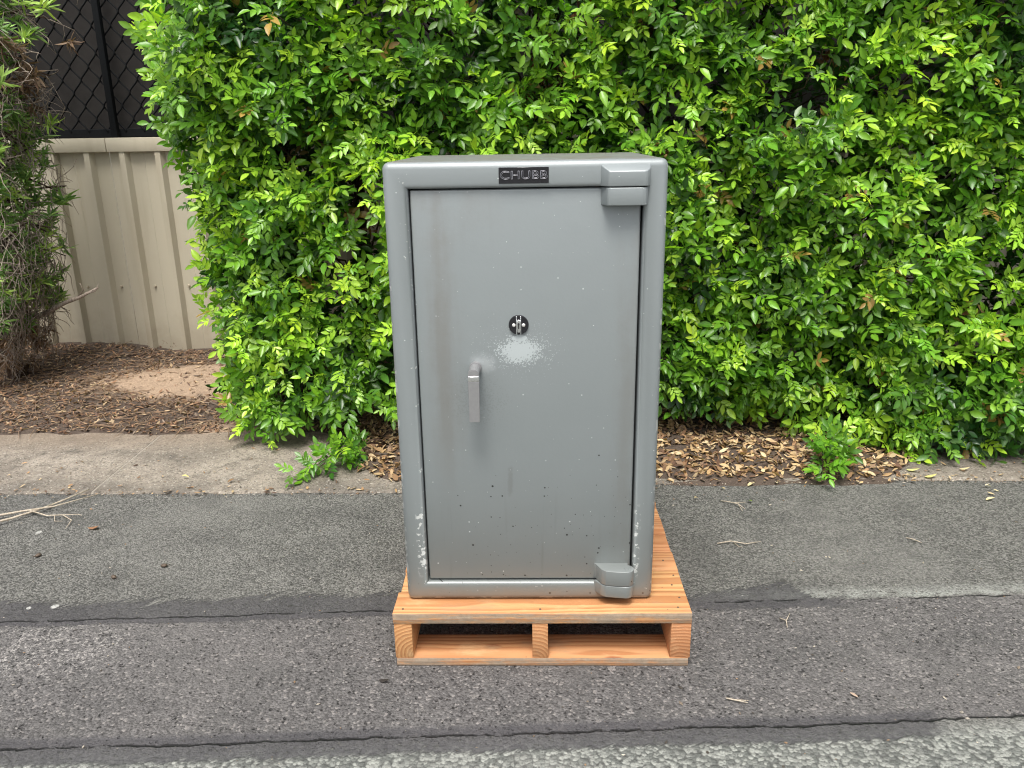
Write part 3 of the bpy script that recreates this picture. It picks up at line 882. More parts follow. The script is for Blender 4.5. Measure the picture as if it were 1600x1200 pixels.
def compound(n_pairs, r):
    """pinnate leaf along +x: rachis strip, alternate leaflets and one at the tip; unit rachis = 1 m scaled later"""
    Vs, Ts, Ms, Ss = [], [], [], []
    base = 0
    rl = 0.034 + 0.021 * n_pairs
    # rachis: a thin three-sided stalk
    k = 4
    rv = []
    for i in range(k):
        t = i / (k - 1)
        for dy, dz in ((0.0011, 0), (-0.0011, 0), (0, -0.0012)):
            rv.append((t * rl, dy * (1.2 - 0.6 * t), dz - 0.10 * t * t * rl))
    rt = []
    for i in range(k - 1):
        for j in range(3):
            a, b = i * 3 + j, i * 3 + (j + 1) % 3
            rt += [(a, b, b + 3), (a, b + 3, a + 3)]
    Vs.append(np.array(rv)); Ts.append(np.array(rt)); Ms.append(np.full(len(rv), 1.0)); base = len(rv)
    places = []
    for i in range(n_pairs):
        t = 0.30 + 0.62 * (i + 0.3) / n_pairs
        for s in (1, -1):
            places.append((t + s * 0.05, s * r.uniform(0.75, 1.1), 0.70 + 0.3 * (i + 1) / n_pairs))
    places.append((1.0, r.uniform(-0.15, 0.15), 1.12))
    for t, ang, sz in places:
        L = 0.054 * sz * r.uniform(0.72, 1.22)
        v, tr, mid = leaflet(L, L * r.uniform(0.40, 0.50), r.uniform(0.08, 0.26), r.uniform(0.0, 0.25))
        roll = r.uniform(-0.28, 0.28); dip = r.uniform(-0.22, 0.22)
        ca, sa = math.cos(roll), math.sin(roll)
        v = v @ np.array([[1, 0, 0], [0, ca, -sa], [0, sa, ca]]).T
        ca, sa = math.cos(dip), math.sin(dip)
        v = v @ np.array([[ca, 0, sa], [0, 1, 0], [-sa, 0, ca]]).T
        ca, sa = math.cos(ang), math.sin(ang)
        v = v @ np.array([[ca, -sa, 0], [sa, ca, 0], [0, 0, 1]]).T
        v = v + np.array([t * rl, 0, -0.10 * t * t * rl])
        Vs.append(v); Ts.append(tr + base); Ms.append(mid); base += len(v)
    return np.concatenate(Vs), np.concatenate(Ts), np.concatenate(Ms)


rtmp = random.Random(3)
TEMPL = [compound(p, rtmp) for p in (1, 2, 2, 2, 3, 2, 3, 1, 2, 3, 2, 2)]


def unit(v):
    return v / (np.linalg.norm(v, axis=-1, keepdims=True) + 1e-9)


def make_shoots(P, Dn, young, n_leaf, scale, r, light=(0.0, -0.72, 0.70)):
    """P, Dn: base and direction of each shoot -> records of its leaves (origin, axis, normal, scale, colour, template)"""
    O, A, N, S, C = [], [], [], [], []
    lt = np.array(light)
    for p, d, yg in zip(P, Dn, young):
        k = max(3, int(n_leaf + r.integers(-1, 3)))
        ph = r.uniform(0, 6.28)
        ref = np.cross(d, [0.3, 0.2, 0.9]); ref /= np.linalg.norm(ref) + 1e-9
        ref2 = np.cross(d, ref)
        ln = 0.11 * scale * r.uniform(0.8, 1.3)
        for i in range(k):
            t = (i + 0.5) / k
            a = ph + i * 2.4
            side = math.cos(a) * ref + math.sin(a) * ref2
            tilt = 1.32 - 0.62 * t
            ax = math.cos(tilt) * d + math.sin(tilt) * side
            ax[2] -= 0.10
            ax /= np.linalg.norm(ax)
            nn = lt + r.normal(0, 0.27, 3) + 0.45 * d
            nn = nn - ax * (nn @ ax); nn /= np.linalg.norm(nn) + 1e-9
            O.append(p + d * ln * t); A.append(ax); N.append(nn)
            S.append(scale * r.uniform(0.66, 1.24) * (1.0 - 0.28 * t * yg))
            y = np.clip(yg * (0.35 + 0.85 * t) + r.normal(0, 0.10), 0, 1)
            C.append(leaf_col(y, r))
    return [np.array(v) for v in (O, A, N, S, C)]


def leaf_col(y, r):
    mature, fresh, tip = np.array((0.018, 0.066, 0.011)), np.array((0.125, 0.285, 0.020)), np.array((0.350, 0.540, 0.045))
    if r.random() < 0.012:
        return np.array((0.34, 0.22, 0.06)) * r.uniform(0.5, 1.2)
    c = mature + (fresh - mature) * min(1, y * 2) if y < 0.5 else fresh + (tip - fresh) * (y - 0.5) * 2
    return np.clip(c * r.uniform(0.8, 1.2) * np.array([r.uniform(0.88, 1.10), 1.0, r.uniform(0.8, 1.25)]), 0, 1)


def assemble(O, A, N, S, C, tid):
    """all leaves in one vertex/triangle soup, with the leaf number of every triangle"""
    Vs, Ts, Cs, base = [], [], [], 0
    B = np.cross(N, A)
    for t in range(len(TEMPL)):
        idx = np.where(tid == t)[0]
        if len(idx) == 0: continue
        tv, tt, tm = TEMPL[t]
        s = S[idx][:, None, None]
        V = O[idx][:, None, :] + s * (tv[None, :, 0:1] * A[idx][:, None, :] + tv[None, :, 1:2] * B[idx][:, None, :] + tv[None, :, 2:3] * N[idx][:, None, :])
        c = C[idx][:, None, :] * (1 + 0.22 * tm[None, :, None])
        T = tt[None] + (np.arange(len(idx)) * len(tv))[:, None, None] + base
        Vs.append(V.reshape(-1, 3)); Ts.append(T.reshape(-1, 3)); Cs.append(np.clip(c, 0, 1).reshape(-1, 3))
        base += len(idx) * len(tv)
    return np.concatenate(Vs), np.concatenate(Ts), np.concatenate(Cs)


# ------------------------------------------------------------------ hedge
XL_Z = np.array([0.0, 0.2, 0.39, 0.63, 1.0, 1.42, 1.8, 2.4]); XL_X = np.array([-1.30, -1.46, -1.46, -1.53, -1.50, -1.59, -1.62, -1.60]) + 0.05
HZT, HXR = 2.35, 3.5


def hedge_front(x, z):
    y = 3.50 - 0.13 * float(sstep(0.7, 1.7, x))
    y += 0.11 * nz(x * 1.5, z * 1.5, 3.0) + 0.15 * nz(x * 4.2, z * 4.2, 7.0)
    y -= 0.05 * float(sstep(0.9, 1.7, z))
    xl = np.interp(z, XL_Z, XL_X)
    y += 0.35 * max(0.0, 1 - (x - xl) / 0.22) ** 2
    y += 0.22 * float(sstep(0.40, 0.05, z)) * float(sstep(-1.0, 0.0, x)) * (1 - 1.2 * float(sstep(1.1, 1.7, x)))
    return y


def hedge_bottom(x):
    return float(np.interp(x, [-1.4, -1.1, -0.7, 0.0, 0.7, 1.2, 1.8, 3.5], [0.05, 0.10, 0.27, 0.27, 0.20, 0.10, 0.02, 0.02]))


HOLES = [(0.545, 1.40, 0.10, 0.11, 1.0), (0.032, 1.60, 0.09, 0.12, 0.8), (0.195, 1.80, 0.07, 0.06, 0.7), (-0.90, 0.78, 0.16, 0.08, 0.75), (-0.72, 1.02, 0.09, 0.22, 0.85),
         (1.44, 0.90, 0.12, 0.05, 0.95), (1.81, 0.69, 0.09, 0.05, 0.9), (2.10, 0.80, 0.07, 0.08, 0.9), (-0.99, 1.30, 0.05, 0.12, 0.7), (-0.45, 1.86, 0.08, 0.06, 0.8), (1.15, 1.55, 0.10, 0.05, 0.7),
         (0.85, 1.00, 0.06, 0.12, 0.6), (1.20, 0.45, 0.10, 0.05, 0.6), (-1.10, 0.45, 0.07, 0.08, 0.5), (1.95, 1.45, 0.07, 0.10, 0.6), (0.60, 0.75, 0.06, 0.10, 0.6)]


def hole(x, z):
    k = 0.0
    for hx_, hz_, a, b, s in HOLES:
        k = max(k, min(1.0, s * 1.5 * math.exp(-((x - hx_) / (1.3 * a)) ** 2 - ((z - hz_) / (1.3 * b)) ** 2)))
    g_ = nz(x * 5.5, z * 5.5, 21.0)
    return max(k, 0.85 * float(sstep(0.18, 0.40, g_)))


def sample_front(n, depth0, depth1, holes=True, minsep=0.0):
    P, out = [], 0
    cell = {}
    tries = 0
    while len(P) < n and tries < n * 40:
        tries += 1
        z = random.uniform(0.02, HZT)
        x = random.uniform(np.interp(z, XL_Z, XL_X), HXR)
        if z < hedge_bottom(x) * random.uniform(0.7, 1.3): continue
        if holes and random.random() < hole(x, z): continue
        if minsep:
            key = (int(x / minsep), int(z / minsep))
            if any((x - a) ** 2 + (z - b) ** 2 < minsep ** 2 for i in (-1, 0, 1) for j in (-1, 0, 1) for a, b in cell.get((key[0] + i, key[1] + j), ())): continue
            cell.setdefault(key, []).append((x, z))
        P.append((x, hedge_front(x, z) + random.uniform(depth0, depth1), z))
    return np.array(P)


hedge = empty('hedge', (0.6, 3.9, 0), 'tall clipped hedge of glossy bright green leaves behind the safe', 'hedge')
HL = np.array(hedge.location)

P1 = sample_front(2150, -0.03, 0.05, True, 0.046)
D1 = unit(np.stack([rng.normal(0, 0.45, len(P1)), rng.normal(-0.85, 0.25, len(P1)), rng.normal(0.35, 0.45, len(P1))], 1))
low = P1[:, 2] < 0.35
D1[low] = unit(D1[low] + np.array([0, -0.3, -0.45]))
lefts = P1[:, 0] < np.interp(P1[:, 2], XL_Z, XL_X) + 0.12
D1[lefts] = unit(D1[lefts] + np.array([-0.8, 0.1, 0.1]))
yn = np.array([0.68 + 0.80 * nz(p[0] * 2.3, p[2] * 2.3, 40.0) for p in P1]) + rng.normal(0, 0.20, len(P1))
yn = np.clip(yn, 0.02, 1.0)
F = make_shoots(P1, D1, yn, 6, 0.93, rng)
P2 = sample_front(1150, 0.09, 0.28, True)
D2 = unit(np.stack([rng.normal(0, 0.6, len(P2)), rng.normal(-0.6, 0.4, len(P2)), rng.normal(0.3, 0.5, len(P2))], 1))
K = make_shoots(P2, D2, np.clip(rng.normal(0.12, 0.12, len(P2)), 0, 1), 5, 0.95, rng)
P3 = sample_front(700, 0.32, 0.9, True)
D3 = unit(rng.normal(0, 1, (len(P3), 3)))
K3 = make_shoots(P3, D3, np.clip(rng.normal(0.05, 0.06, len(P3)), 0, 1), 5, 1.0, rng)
# the top and the far side, closed so that daylight enters only from the front
n4 = 900
P4 = np.stack([rng.uniform(-1.5, HXR, n4), rng.uniform(3.45, 4.9, n4), HZT + rng.normal(0, 0.06, n4)], 1)
D4 = unit(np.stack([rng.normal(0, 0.4, n4), rng.normal(0, 0.4, n4), np.full(n4, 0.9)], 1))
K4 = make_shoots(P4, D4, np.clip(rng.normal(0.4, 0.2, n4), 0, 1), 6, 1.05, rng)
n5 = 420
z5 = rng.uniform(0.1, HZT, n5)
P5 = np.stack([np.interp(z5, XL_Z, XL_X) + rng.uniform(0.04, 0.2, n5), rng.uniform(3.7, 4.85, n5), z5], 1)
D5 = unit(np.stack([np.full(n5, -0.8), rng.normal(0, 0.4, n5), rng.normal(0.3, 0.4, n5)], 1))
K5 = make_shoots(P5, D5, np.clip(rng.normal(0.3, 0.2, n5), 0, 1), 6, 1.0, rng)

AL = [np.concatenate([a, b, c_, d_, e_]) for a, b, c_, d_, e_ in zip(F, K, K3, K4, K5)]
O, A, N, S, C = AL
nF = len(F[0])
tid = rng.integers(0, len(TEMPL), len(O))

# which of the front leaves can be seen best from the street: those become leaves of their own
V, T, Cc = assemble(O[:nF], A[:nF], N[:nF], S[:nF], C[:nF], tid[:nF])
Bn = np.cross(N[:nF], A[:nF])
quad_v, quad_f = [], []
for i in range(nF):
    tv = TEMPL[tid[i]][0]
    l_ = tv[:, 0].max() * S[i]; w_ = 0.030 * S[i]
    o_ = O[i]
    b0 = len(quad_v)
    quad_v += [o_ + A[i] * l_ * 0.2 - Bn[i] * w_, o_ + A[i] * l_ * 0.2 + Bn[i] * w_, o_ + A[i] * l_ + Bn[i] * w_, o_ + A[i] * l_ - Bn[i] * w_]
    quad_f.append((b0, b0 + 1, b0 + 2, b0 + 3))
b0 = len(quad_v)
sx0, sx1, sy0, sz1 = -0.40, 0.42, 1.909, 1.31
quad_v += [(sx0, sy0, 0), (sx1, sy0, 0), (sx1, sy0, sz1), (sx0, sy0, sz1)]
quad_f.append((b0, b0 + 1, b0 + 2, b0 + 3))
bvh = BVHTree.FromPolygons([Vector(v) for v in quad_v], quad_f)
eye = Vector((0, 0, CAM_H))
rank = []
for i in range(nF):
    tv = TEMPL[tid[i]][0]
    l_ = tv[:, 0].max() * S[i]
    ok = 0
    for t in (0.35, 0.6, 0.85):
        p = Vector(O[i] + A[i] * l_ * t)
        d = p - eye
        z_ = d.dot(CF)
        if abs(d.dot(CR) / z_) > 0.62 or abs(d.dot(CU) / z_) > 0.46: continue
        hit = bvh.ray_cast(eye, d.normalized())
        ok += hit[2] == i
    if ok < 2: continue
    d = (Vector(O[i]) - eye).normalized()
    rank.append((abs(d.dot(Vector(N[i]))) * l_ * l_ * (0.6 + 0.2 * ok), i))
rank.sort(reverse=True)
own = sorted(i for _, i in rank[:300])
keep = np.ones(len(O), bool); keep[own] = False
V, T, Cc = assemble(O[keep], A[keep], N[keep], S[keep], C[keep], tid[keep])
tag(tri_obj('foliage', V - HL, T, LEAF, Cc, hedge), kind='stuff')
for i in own:
    s_ = slice(i, i + 1)
    v, t, c_ = assemble(O[s_], A[s_], N[s_], S[s_], C[s_], tid[s_])
    o = tri_obj('leaf', v - O[i], t, LEAF, c_, hedge)
    o.location = O[i] - HL

# woody inside: stems, branches, twigs to the shoots
stems = [(-1.25, 4.25), (-0.85, 4.05), (-0.35, 4.2), (0.05, 4.05), (0.56, 4.02), (1.05, 4.15), (1.55, 4.05), (2.05, 4.2), (2.6, 4.1), (3.1, 4.2)]
lines_b = []
for (x, y) in stems:
    pts, rad = [], []
    ph = random.uniform(0, 9)
    for i in range(12):
        z = -0.02 + i * 0.2
        pts.append((x + 0.05 * nz(ph, z * 1.3), y + 0.05 * nz(ph + 5, z * 1.3), z)); rad.append(0.034 - 0.0022 * i)
    V, T = tubes([(np.array(pts) - HL, rad)], 9)
    tri_obj('trunk', V, T, BARK, None, hedge)
def branch_to(p, d, lines, r0, r1):
    x, y = min(stems, key=lambda s: abs(s[0] - p[0]) + random.uniform(0, 0.3))
    z0 = max(0.1, p[2] - random.uniform(0.1, 0.5))
    a = np.array((x, y, z0)); b = p - d * 0.02
    mid = a + (b - a) * 0.5 + np.array([random.uniform(-.06, .06), random.uniform(-.05, .05), random.uniform(-0.02, 0.12)])
    q1 = a + (mid - a) * 0.5 + np.array([random.uniform(-.03, .03), 0, 0.03])
    lines.append((np.array([a, q1, mid, (mid + b) / 2 - d * 0.02 + np.array([0, 0, 0.01]), b, b + d * 0.07]) - HL, np.linspace(r0, r1, 6)))
for i in range(0, len(P1), 3): branch_to(P1[i], D1[i], lines_b, 0.006, 0.0016)
for i in range(0, len(P2), 5): branch_to(P2[i], D2[i], lines_b, 0.007, 0.0018)
for hx_, hz_, a, b, s in HOLES:                          # a thicket of bare twigs shows in each gap
    for k in range(12):
        p = np.array((hx_ + random.uniform(-1.4, 1.4) * a, 3.85 + random.uniform(-0.15, 0.3), hz_ + random.uniform(-1.3, 1.3) * b))
        d = unit(np.array([random.uniform(-1, 1), random.uniform(-0.6, 0.1), random.uniform(-0.3, 1)]))
        branch_to(p, d, lines_b, 0.005, 0.0014)
V, T = tubes(lines_b, 5)
tag(tri_obj('branches', V, T, BARK, None, hedge), kind='stuff')

# dead brown leaf clusters and green fruit
def blade_cluster(n, L, w, spread, cols, r, down=0.4):
    Vs, Ts, Cs, base = [], [], [], 0
    for i in range(n):
        v, t, mid = leaflet(L * r.uniform(0.6, 1.15), w * r.uniform(0.7, 1.2), r.uniform(0.05, 0.3), r.uniform(-0.2, 0.5))
        d = unit(np.array([r.gauss(0, 1), r.gauss(0, 1), r.gauss(-down, 0.6)]))
        s = unit(np.cross(d, [r.gauss(0, 1), r.gauss(0, 1), r.gauss(0, 1)])); nn = np.cross(d, s)
        v = v[:, 0:1] * d + v[:, 1:2] * s + v[:, 2:3] * nn + np.array([r.gauss(0, spread), r.gauss(0, spread), r.gauss(0, spread)])
        c = np.array(cols[r.randrange(len(cols))]) * r.uniform(0.7, 1.25)
        Vs.append(v); Ts.append(t + base); Cs.append(np.tile(c, (len(v), 1))); base += len(v)
    return np.concatenate(Vs), np.concatenate(Ts), np.clip(np.concatenate(Cs), 0, 1)


rr_ = random.Random(5)
BROWN = [(0.30, 0.16, 0.07), (0.22, 0.10, 0.045), (0.42, 0.26, 0.13), (0.14, 0.07, 0.035)]
dead_me = []
for k in range(3):
    v, t, c_ = blade_cluster(16, 0.065, 0.018, 0.03, BROWN, rr_, 0.7)
    dead_me.append(tri_mesh('dead_leaf_cluster', v, t, DRY_LEAF, c_))
for k, (x, y, z) in enumerate(((0.03, 3.66, 1.64), (-0.02, 3.62, 1.52), (0.06, 3.68, 1.72), (0.20, 3.62, 1.80), (0.26, 3.66, 1.72), (-0.45, 3.6, 1.86), (-0.88, 3.62, 1.3), (1.86, 3.5, 0.62), (1.63, 3.52, 0.86), (2.0, 3.55, 1.5), (-0.70, 3.65, 1.02), (0.53, 3.8, 1.3), (0.08, 3.6, 1.58), (0.01, 3.6, 1.46), (0.22, 3.6, 1.86), (0.46, 3.6, 1.78), (1.2, 3.6, 1.62))):
    o = link(bpy.data.objects.new('dead_leaf_cluster', dead_me[k % 3]), hedge)
    y = hedge_front(x, z) + (0.02 if k % 2 else 0.09)
    o.location = np.array((x, y, z)) - HL; o.rotation_euler = (0.1 * k, 0.05 * k, k * 2.1)

bm = bmesh.new()
bmesh.ops.create_icosphere(bm, subdivisions=2, radius=1.0)
sv = np.array([v.co[:] for v in bm.verts]); st = np.array([[v.index for v in f.verts] for f in bm.faces]); bm.free()
fv, ft, fc_, base = [], [], [], 0
for i in rng.choice(len(P1), 130, replace=False):
    for k in range(rng.integers(2, 8)):
        ctr = P1[i] + D1[i] * rng.uniform(0.05, 0.13) + rng.normal(0, 0.016, 3)
        rad = rng.uniform(0.0028, 0.0068)
        fv.append(sv * rad + ctr - HL); ft.append(st + base); base += len(sv)
        fc_.append(np.tile(np.array((0.19, 0.33, 0.05)) * rng.uniform(0.7, 1.25), (len(sv), 1)))
tag(tri_obj('fruit', np.concatenate(fv), np.concatenate(ft), LEAF, np.clip(np.concatenate(fc_), 0, 1), hedge), kind='stuff')


# low sprouts that creep out of the bed
def sprout(name, base, tips, label, seed):
    r = np.random.default_rng(seed)
    b = np.array(base, float)
    o = empty(name, base, label, 'plant')
    ln, Ps, Ds = [], [], []
    for tx, ty, tz in tips:
        e = np.array((tx, ty, tz))
        m1 = b + (e - b) * 0.45 + np.array([0, 0, 0.05])
        ln.append((np.array([b, (b + m1) / 2 + [0, 0, 0.01], m1, (m1 + e) / 2 + [0, 0, 0.012], e]) - b, np.linspace(0.0034, 0.0016, 5)))
        for t in (0.5, 0.78, 1.0):
            Ps.append(b + (e - b) * t + np.array([0, 0, 0.03 * (1 - abs(2 * t - 1))])); Ds.append(unit(e - b + np.array([r.normal(0, .06), r.normal(0, .06), 0.12])))
    V, T = tubes(ln, 6)
    tri_obj('stem', V, T, BARK, None, o)
    Os, As, Ns, Ss, Cs = make_shoots(np.array(Ps), np.array(Ds), np.clip(r.normal(0.5, 0.15, len(Ps)), 0, 1), 4, 0.80, r, (0, -0.35, 0.95))
    for i in range(len(Os)):
        Os[i][2] = max(Os[i][2], 0.03)
        s_ = slice(i, i + 1)
        v, t, c_ = assemble(Os[s_], As[s_], Ns[s_], Ss[s_], Cs[s_], r.integers(0, len(TEMPL), 1))
        v[:, 2] = np.maximum(v[:, 2], 0.014 + 0.004 * (i % 3))
        lf = tri_obj('leaf', v - Os[i], t, LEAF, c_, o)
        lf.location = Os[i] - b
    return o


sprout('leafy_sprout', (-0.66, 3.42, 0.02), [(-0.90, 3.13, 0.04), (-0.84, 3.18, 0.06), (-0.77, 3.22, 0.05), (-0.94, 3.08, 0.04)], 'low green sprout creeping over the concrete left of the pallet', 31)
sprout('leafy_sprout', (1.26, 3.34, 0.02), [(1.17, 3.04, 0.04), (1.24, 3.08, 0.07), (1.20, 3.10, 0.12), (1.28, 3.14, 0.09)], 'bushy green sprout leaning over the asphalt edge right of the safe', 57)

# ------------------------------------------------------------------ shrub at the left edge
shrub = empty('shrub', (-3.05, 4.50, 0), 'scraggly shrub of narrow leaves and grey dead twigs at the left', 'shrub')
SL = np.array(shrub.location)
rs = random.Random(17)
trunk_pts = np.array([(-3.05 + 0.12 * nz(3.1, i * 0.3), 4.50 + 0.08 * nz(7.7, i * 0.3), -0.03 + 0.24 * i) for i in range(11)])
V, T = tubes([(trunk_pts - SL, np.linspace(0.055, 0.022, 11))], 10)
tri_obj('trunk', V, T, BARK, None, shrub)
lim_l, twg_l, tufts = [], [], []
EZ, EX = [-0.1, 0.14, 0.48, 0.76, 1.14, 1.44, 1.66, 2.05, 2.6], [-2.97, -2.95, -2.83, -2.73, -2.69, -2.74, -2.57, -2.46, -2.38]
for k in range(130):
    z0 = rs.uniform(0.15, 2.3)
    c0 = np.array([np.interp(z0, trunk_pts[:, 2], trunk_pts[:, 0]), np.interp(z0, trunk_pts[:, 2], trunk_pts[:, 1]), z0])
    az = rs.uniform(-2.2, 0.9)
    reach = rs.uniform(0.25, 0.62)
    end = c0 + np.array([math.cos(az) * reach, math.sin(az) * reach * 0.9, rs.uniform(-0.1, 0.35)])
    lim = np.interp(end[2], EZ, EX)
    end[0] = min(end[0], lim - rs.uniform(0.0, 0.1))
    mid = (c0 + end) / 2 + np.array([0, 0, 0.08])
    lim_l.append((np.array([c0, (c0 + mid) / 2 + [0, 0, .02], mid, (mid + end) / 2, end]) - SL, np.linspace(0.011, 0.0035, 5)))
    for j in range(11):
        t = rs.uniform(0.45, 1.0)
        p = c0 + (end - c0) * t + np.array([0, 0, 0.08 * (1 - abs(2 * t - 1))])
        d = unit(np.array([rs.gauss(0.25, 0.6), rs.gauss(-0.2, 0.6), rs.gauss(-0.35, 0.6)]))
        pts = [p]
        ln = rs.uniform(0.04, 0.085)
        for s in range(5):
            d = unit(d + np.array([rs.gauss(0, 0.28), rs.gauss(0, 0.28), rs.gauss(-0.16, 0.25)]))
            q_ = pts[-1] + d * ln * 0.8
            q_[0] = min(q_[0], np.interp(q_[2], EZ, EX) + rs.uniform(0.0, 0.04)); q_[2] = max(q_[2], 0.05)
            pts.append(q_)
        twg_l.append((np.array(pts) - SL, np.linspace(0.0028, 0.0010, 6)))
        if rs.random() < 0.55:
            tp = pts[2 + rs.randrange(4)].copy(); tp[0] = min(tp[0], np.interp(tp[2], EZ, EX) - abs(rs.gauss(0.02, 0.09)))
            tufts.append((tp, d))
# drooping dead skirt near the ground
for k in range(330):
    p = np.array([rs.uniform(-3.35, -2.72), rs.uniform(4.2, 4.75), rs.uniform(0.25, 1.15)])
    p[0] = min(p[0], np.interp(p[2], EZ, EX) - 0.02)
    d = unit(np.array([rs.gauss(0.25, 0.35), rs.gauss(-0.25, 0.35), -0.8]))
    pts = [p]
    for s in range(6):
        d = unit(d + np.array([rs.gauss(0.02, 0.22), rs.gauss(0, 0.22), rs.gauss(-0.05, 0.2)]))
        q_ = pts[-1] + d * rs.uniform(0.03, 0.075)
        q_[0] = min(q_[0], np.interp(q_[2], EZ, EX) + rs.uniform(0.0, 0.05)); q_[2] = max(q_[2], 0.04)
        pts.append(q_)
    twg_l.append((np.array(pts) - SL, np.linspace(0.0030, 0.0010, 7)))
V, T = tubes(lim_l, 6); tag(tri_obj('branches', V, T, BARK, None, shrub), kind='stuff')
V, T = tubes(twg_l, 4); tag(tri_obj('dead_twigs', V, T, DRY_TWIG, None, shrub), kind='stuff')
GREENS = [(0.13, 0.25, 0.06), (0.17, 0.31, 0.08), (0.25, 0.40, 0.12), (0.09, 0.18, 0.05)]
GREYBROWN = [(0.24, 0.155, 0.095), (0.17, 0.11, 0.072), (0.30, 0.21, 0.145), (0.12, 0.075, 0.05)]
LIMES = [(0.36, 0.52, 0.13), (0.27, 0.43, 0.09)]
tuft_me = []
for k in range(8):
    cols = GREENS if k < 4 else (LIMES if k < 6 else GREYBROWN)
    v, t, c_ = blade_cluster(22, 0.064, 0.0100, 0.007, cols, rs, -0.25 if k < 6 else 0.5)
    tuft_me.append(tri_mesh('leaf_tuft' if k < 6 else 'dead_leaf_tuft', v, t, NARROW_LEAF if k < 6 else DRY_LEAF, c_))
rs.shuffle(tufts)
def in_view(p):
    d = Vector(p) - Vector((0, 0, CAM_H))
    return d.dot(CR) / d.dot(CF) > -0.66
tufts.sort(key=lambda t: not in_view(t[0]))
for p, d in tufts[:290]:
    k = rs.choice((0, 1, 2, 3, 0, 1, 4, 5)) if not (1.55 < p[2] < 1.9 and rs.random() < 0.7 or p[2] < 0.35) else rs.choice((6, 7))
    o = link(bpy.data.objects.new(tuft_me[k].name.split('.')[0], tuft_me[k]), shrub)
    o.location = p - SL
    o.rotation_euler = (rs.uniform(-.5, .5), rs.uniform(-.5, .5), rs.uniform(0, 6.28))
    s = rs.uniform(1.0, 1.6); o.scale = (s, s, s)

# the dead branch that sticks out of it
V, T = tubes([(np.array([(-2.95, 4.62, 0.37), (-2.84, 4.60, 0.415), (-2.74, 4.60, 0.463), (-2.63, 4.58, 0.50), (-2.52, 4.58, 0.552)]) - SL, [0.017, 0.015, 0.012, 0.010, 0.006]),
              (np.array([(-2.66, 4.585, 0.49), (-2.60, 4.57, 0.54), (-2.61, 4.56, 0.585)]) - SL, [0.005, 0.003, 0.0015]),
              (np.array([(-2.60, 4.58, 0.515), (-2.53, 4.57, 0.535), (-2.50, 4.56, 0.58)]) - SL, [0.004, 0.003, 0.0012])], 8)
tri_obj('dead_branch', V, T, DRY_TWIG, None, shrub)

# ------------------------------------------------------------------ litter
def flat_leaves(n, region, Lr, wr, cols, r, tilt=0.45, lift=0.006):
    Vs, Ts, Cs, base, k = [], [], [], 0, 0
    while k < n:
        x, y = region(r)
        z = max(soil_z(x, y), 0.012) + lift * r.uniform(0.5, 2.2)
        L = r.uniform(*Lr)
        v, t, mid = leaflet(L, L * r.uniform(*wr), r.uniform(-0.15, 0.3), r.uniform(-0.3, 0.35))
        v[:, 0] -= L / 2
        d = unit(np.array([r.gauss(0, 1), r.gauss(0, 1), r.gauss(0, tilt)])); up = unit(np.array([r.gauss(0, tilt), r.gauss(0, tilt), 1.0]))
        s = unit(np.cross(up, d)); nn = np.cross(d, s)
        v = v[:, 0:1] * d + v[:, 1:2] * s + v[:, 2:3] * nn + np.array([x, y, z])
        v[:, 2] = np.maximum(v[:, 2], max(soil_z(x, y), 0.012) + 0.001)
        c = np.array(cols[r.randrange(len(cols))]) * r.uniform(0.65, 1.25)
        Vs.append(v); Ts.append(t + base); Cs.append(np.tile(c, (len(v), 1))); base += len(v); k += 1
    return np.concatenate(Vs), np.concatenate(Ts), np.clip(np.concatenate(Cs), 0, 1)


TAN = [(0.46, 0.33, 0.18), (0.38, 0.25, 0.125), (0.30, 0.18, 0.095), (0.54, 0.42, 0.26), (0.20, 0.115, 0.065), (0.42, 0.30, 0.17), (0.13, 0.075, 0.048), (0.24, 0.16, 0.105)]
rl = random.Random(23)


def reg_right(r):
    while True:
        x = r.uniform(-0.85, 1.85); y = r.uniform(3.0, 4.1)
        d = y - soil_front(x)
        if d > -0.02 - (0.10 if r.random() < 0.10 else 0) and y > conc_edge(x) + 0.012: 
            if x > 1.1 and r.random() < (x - 1.1) * 0.7: continue
            return x, y


V, T, Cc = flat_leaves(8500, reg_right, (0.016, 0.050), (0.30, 0.48), TAN, rl)
tag(tri_obj('leaf_litter', V, T, DRY_LEAF, Cc), 'deep litter of tan dry leaves under the hedge', 'leaf litter', kind='stuff')


def reg_left(r):
    while True:
        x = r.uniform(-3.6, -0.7); y = r.uniform(3.5, 5.05)
        if y < soil_front(x) - 0.01: continue
        if ((x * 0.55 + 1.02) ** 2 + (y - 4.42) ** 2) < 0.30 ** 2 and r.random() < 0.9: continue
        return x, y


MULCH = [(0.15, 0.085, 0.055), (0.21, 0.125, 0.075), (0.085, 0.052, 0.038), (0.32, 0.21, 0.125), (0.25, 0.145, 0.085), (0.12, 0.078, 0.06), (0.40, 0.30, 0.19), (0.20, 0.155, 0.12)]
V, T, Cc = flat_leaves(15000, reg_left, (0.010, 0.042), (0.16, 0.40), MULCH, rl, 0.3, 0.004)
tw = []
for k in range(800):
    x, y = reg_left(rl)
    z = soil_z(x, y) + 0.008
    a = rl.uniform(0, 6.28); L = rl.uniform(0.04, 0.20)
    tw.append((np.array([(x + math.cos(a) * L * t, y + math.sin(a) * L * t, z + rl.uniform(-.003, .010)) for t in (0, .35, .7, 1.0)]), (0.0018, 0.0018, 0.0014, 0.001)))
tv, tt = tubes(tw, 4)
Cc = np.concatenate([Cc, np.tile((0.26, 0.18, 0.12), (len(tv), 1))]); T = np.concatenate([T, tt + len(V)]); V = np.concatenate([V, tv])
tag(tri_obj('bark_mulch', V, T, DRY_LEAF, Cc), 'brown mulch of bark, twigs and dry leaves in front of the fence', 'mulch', kind='stuff')

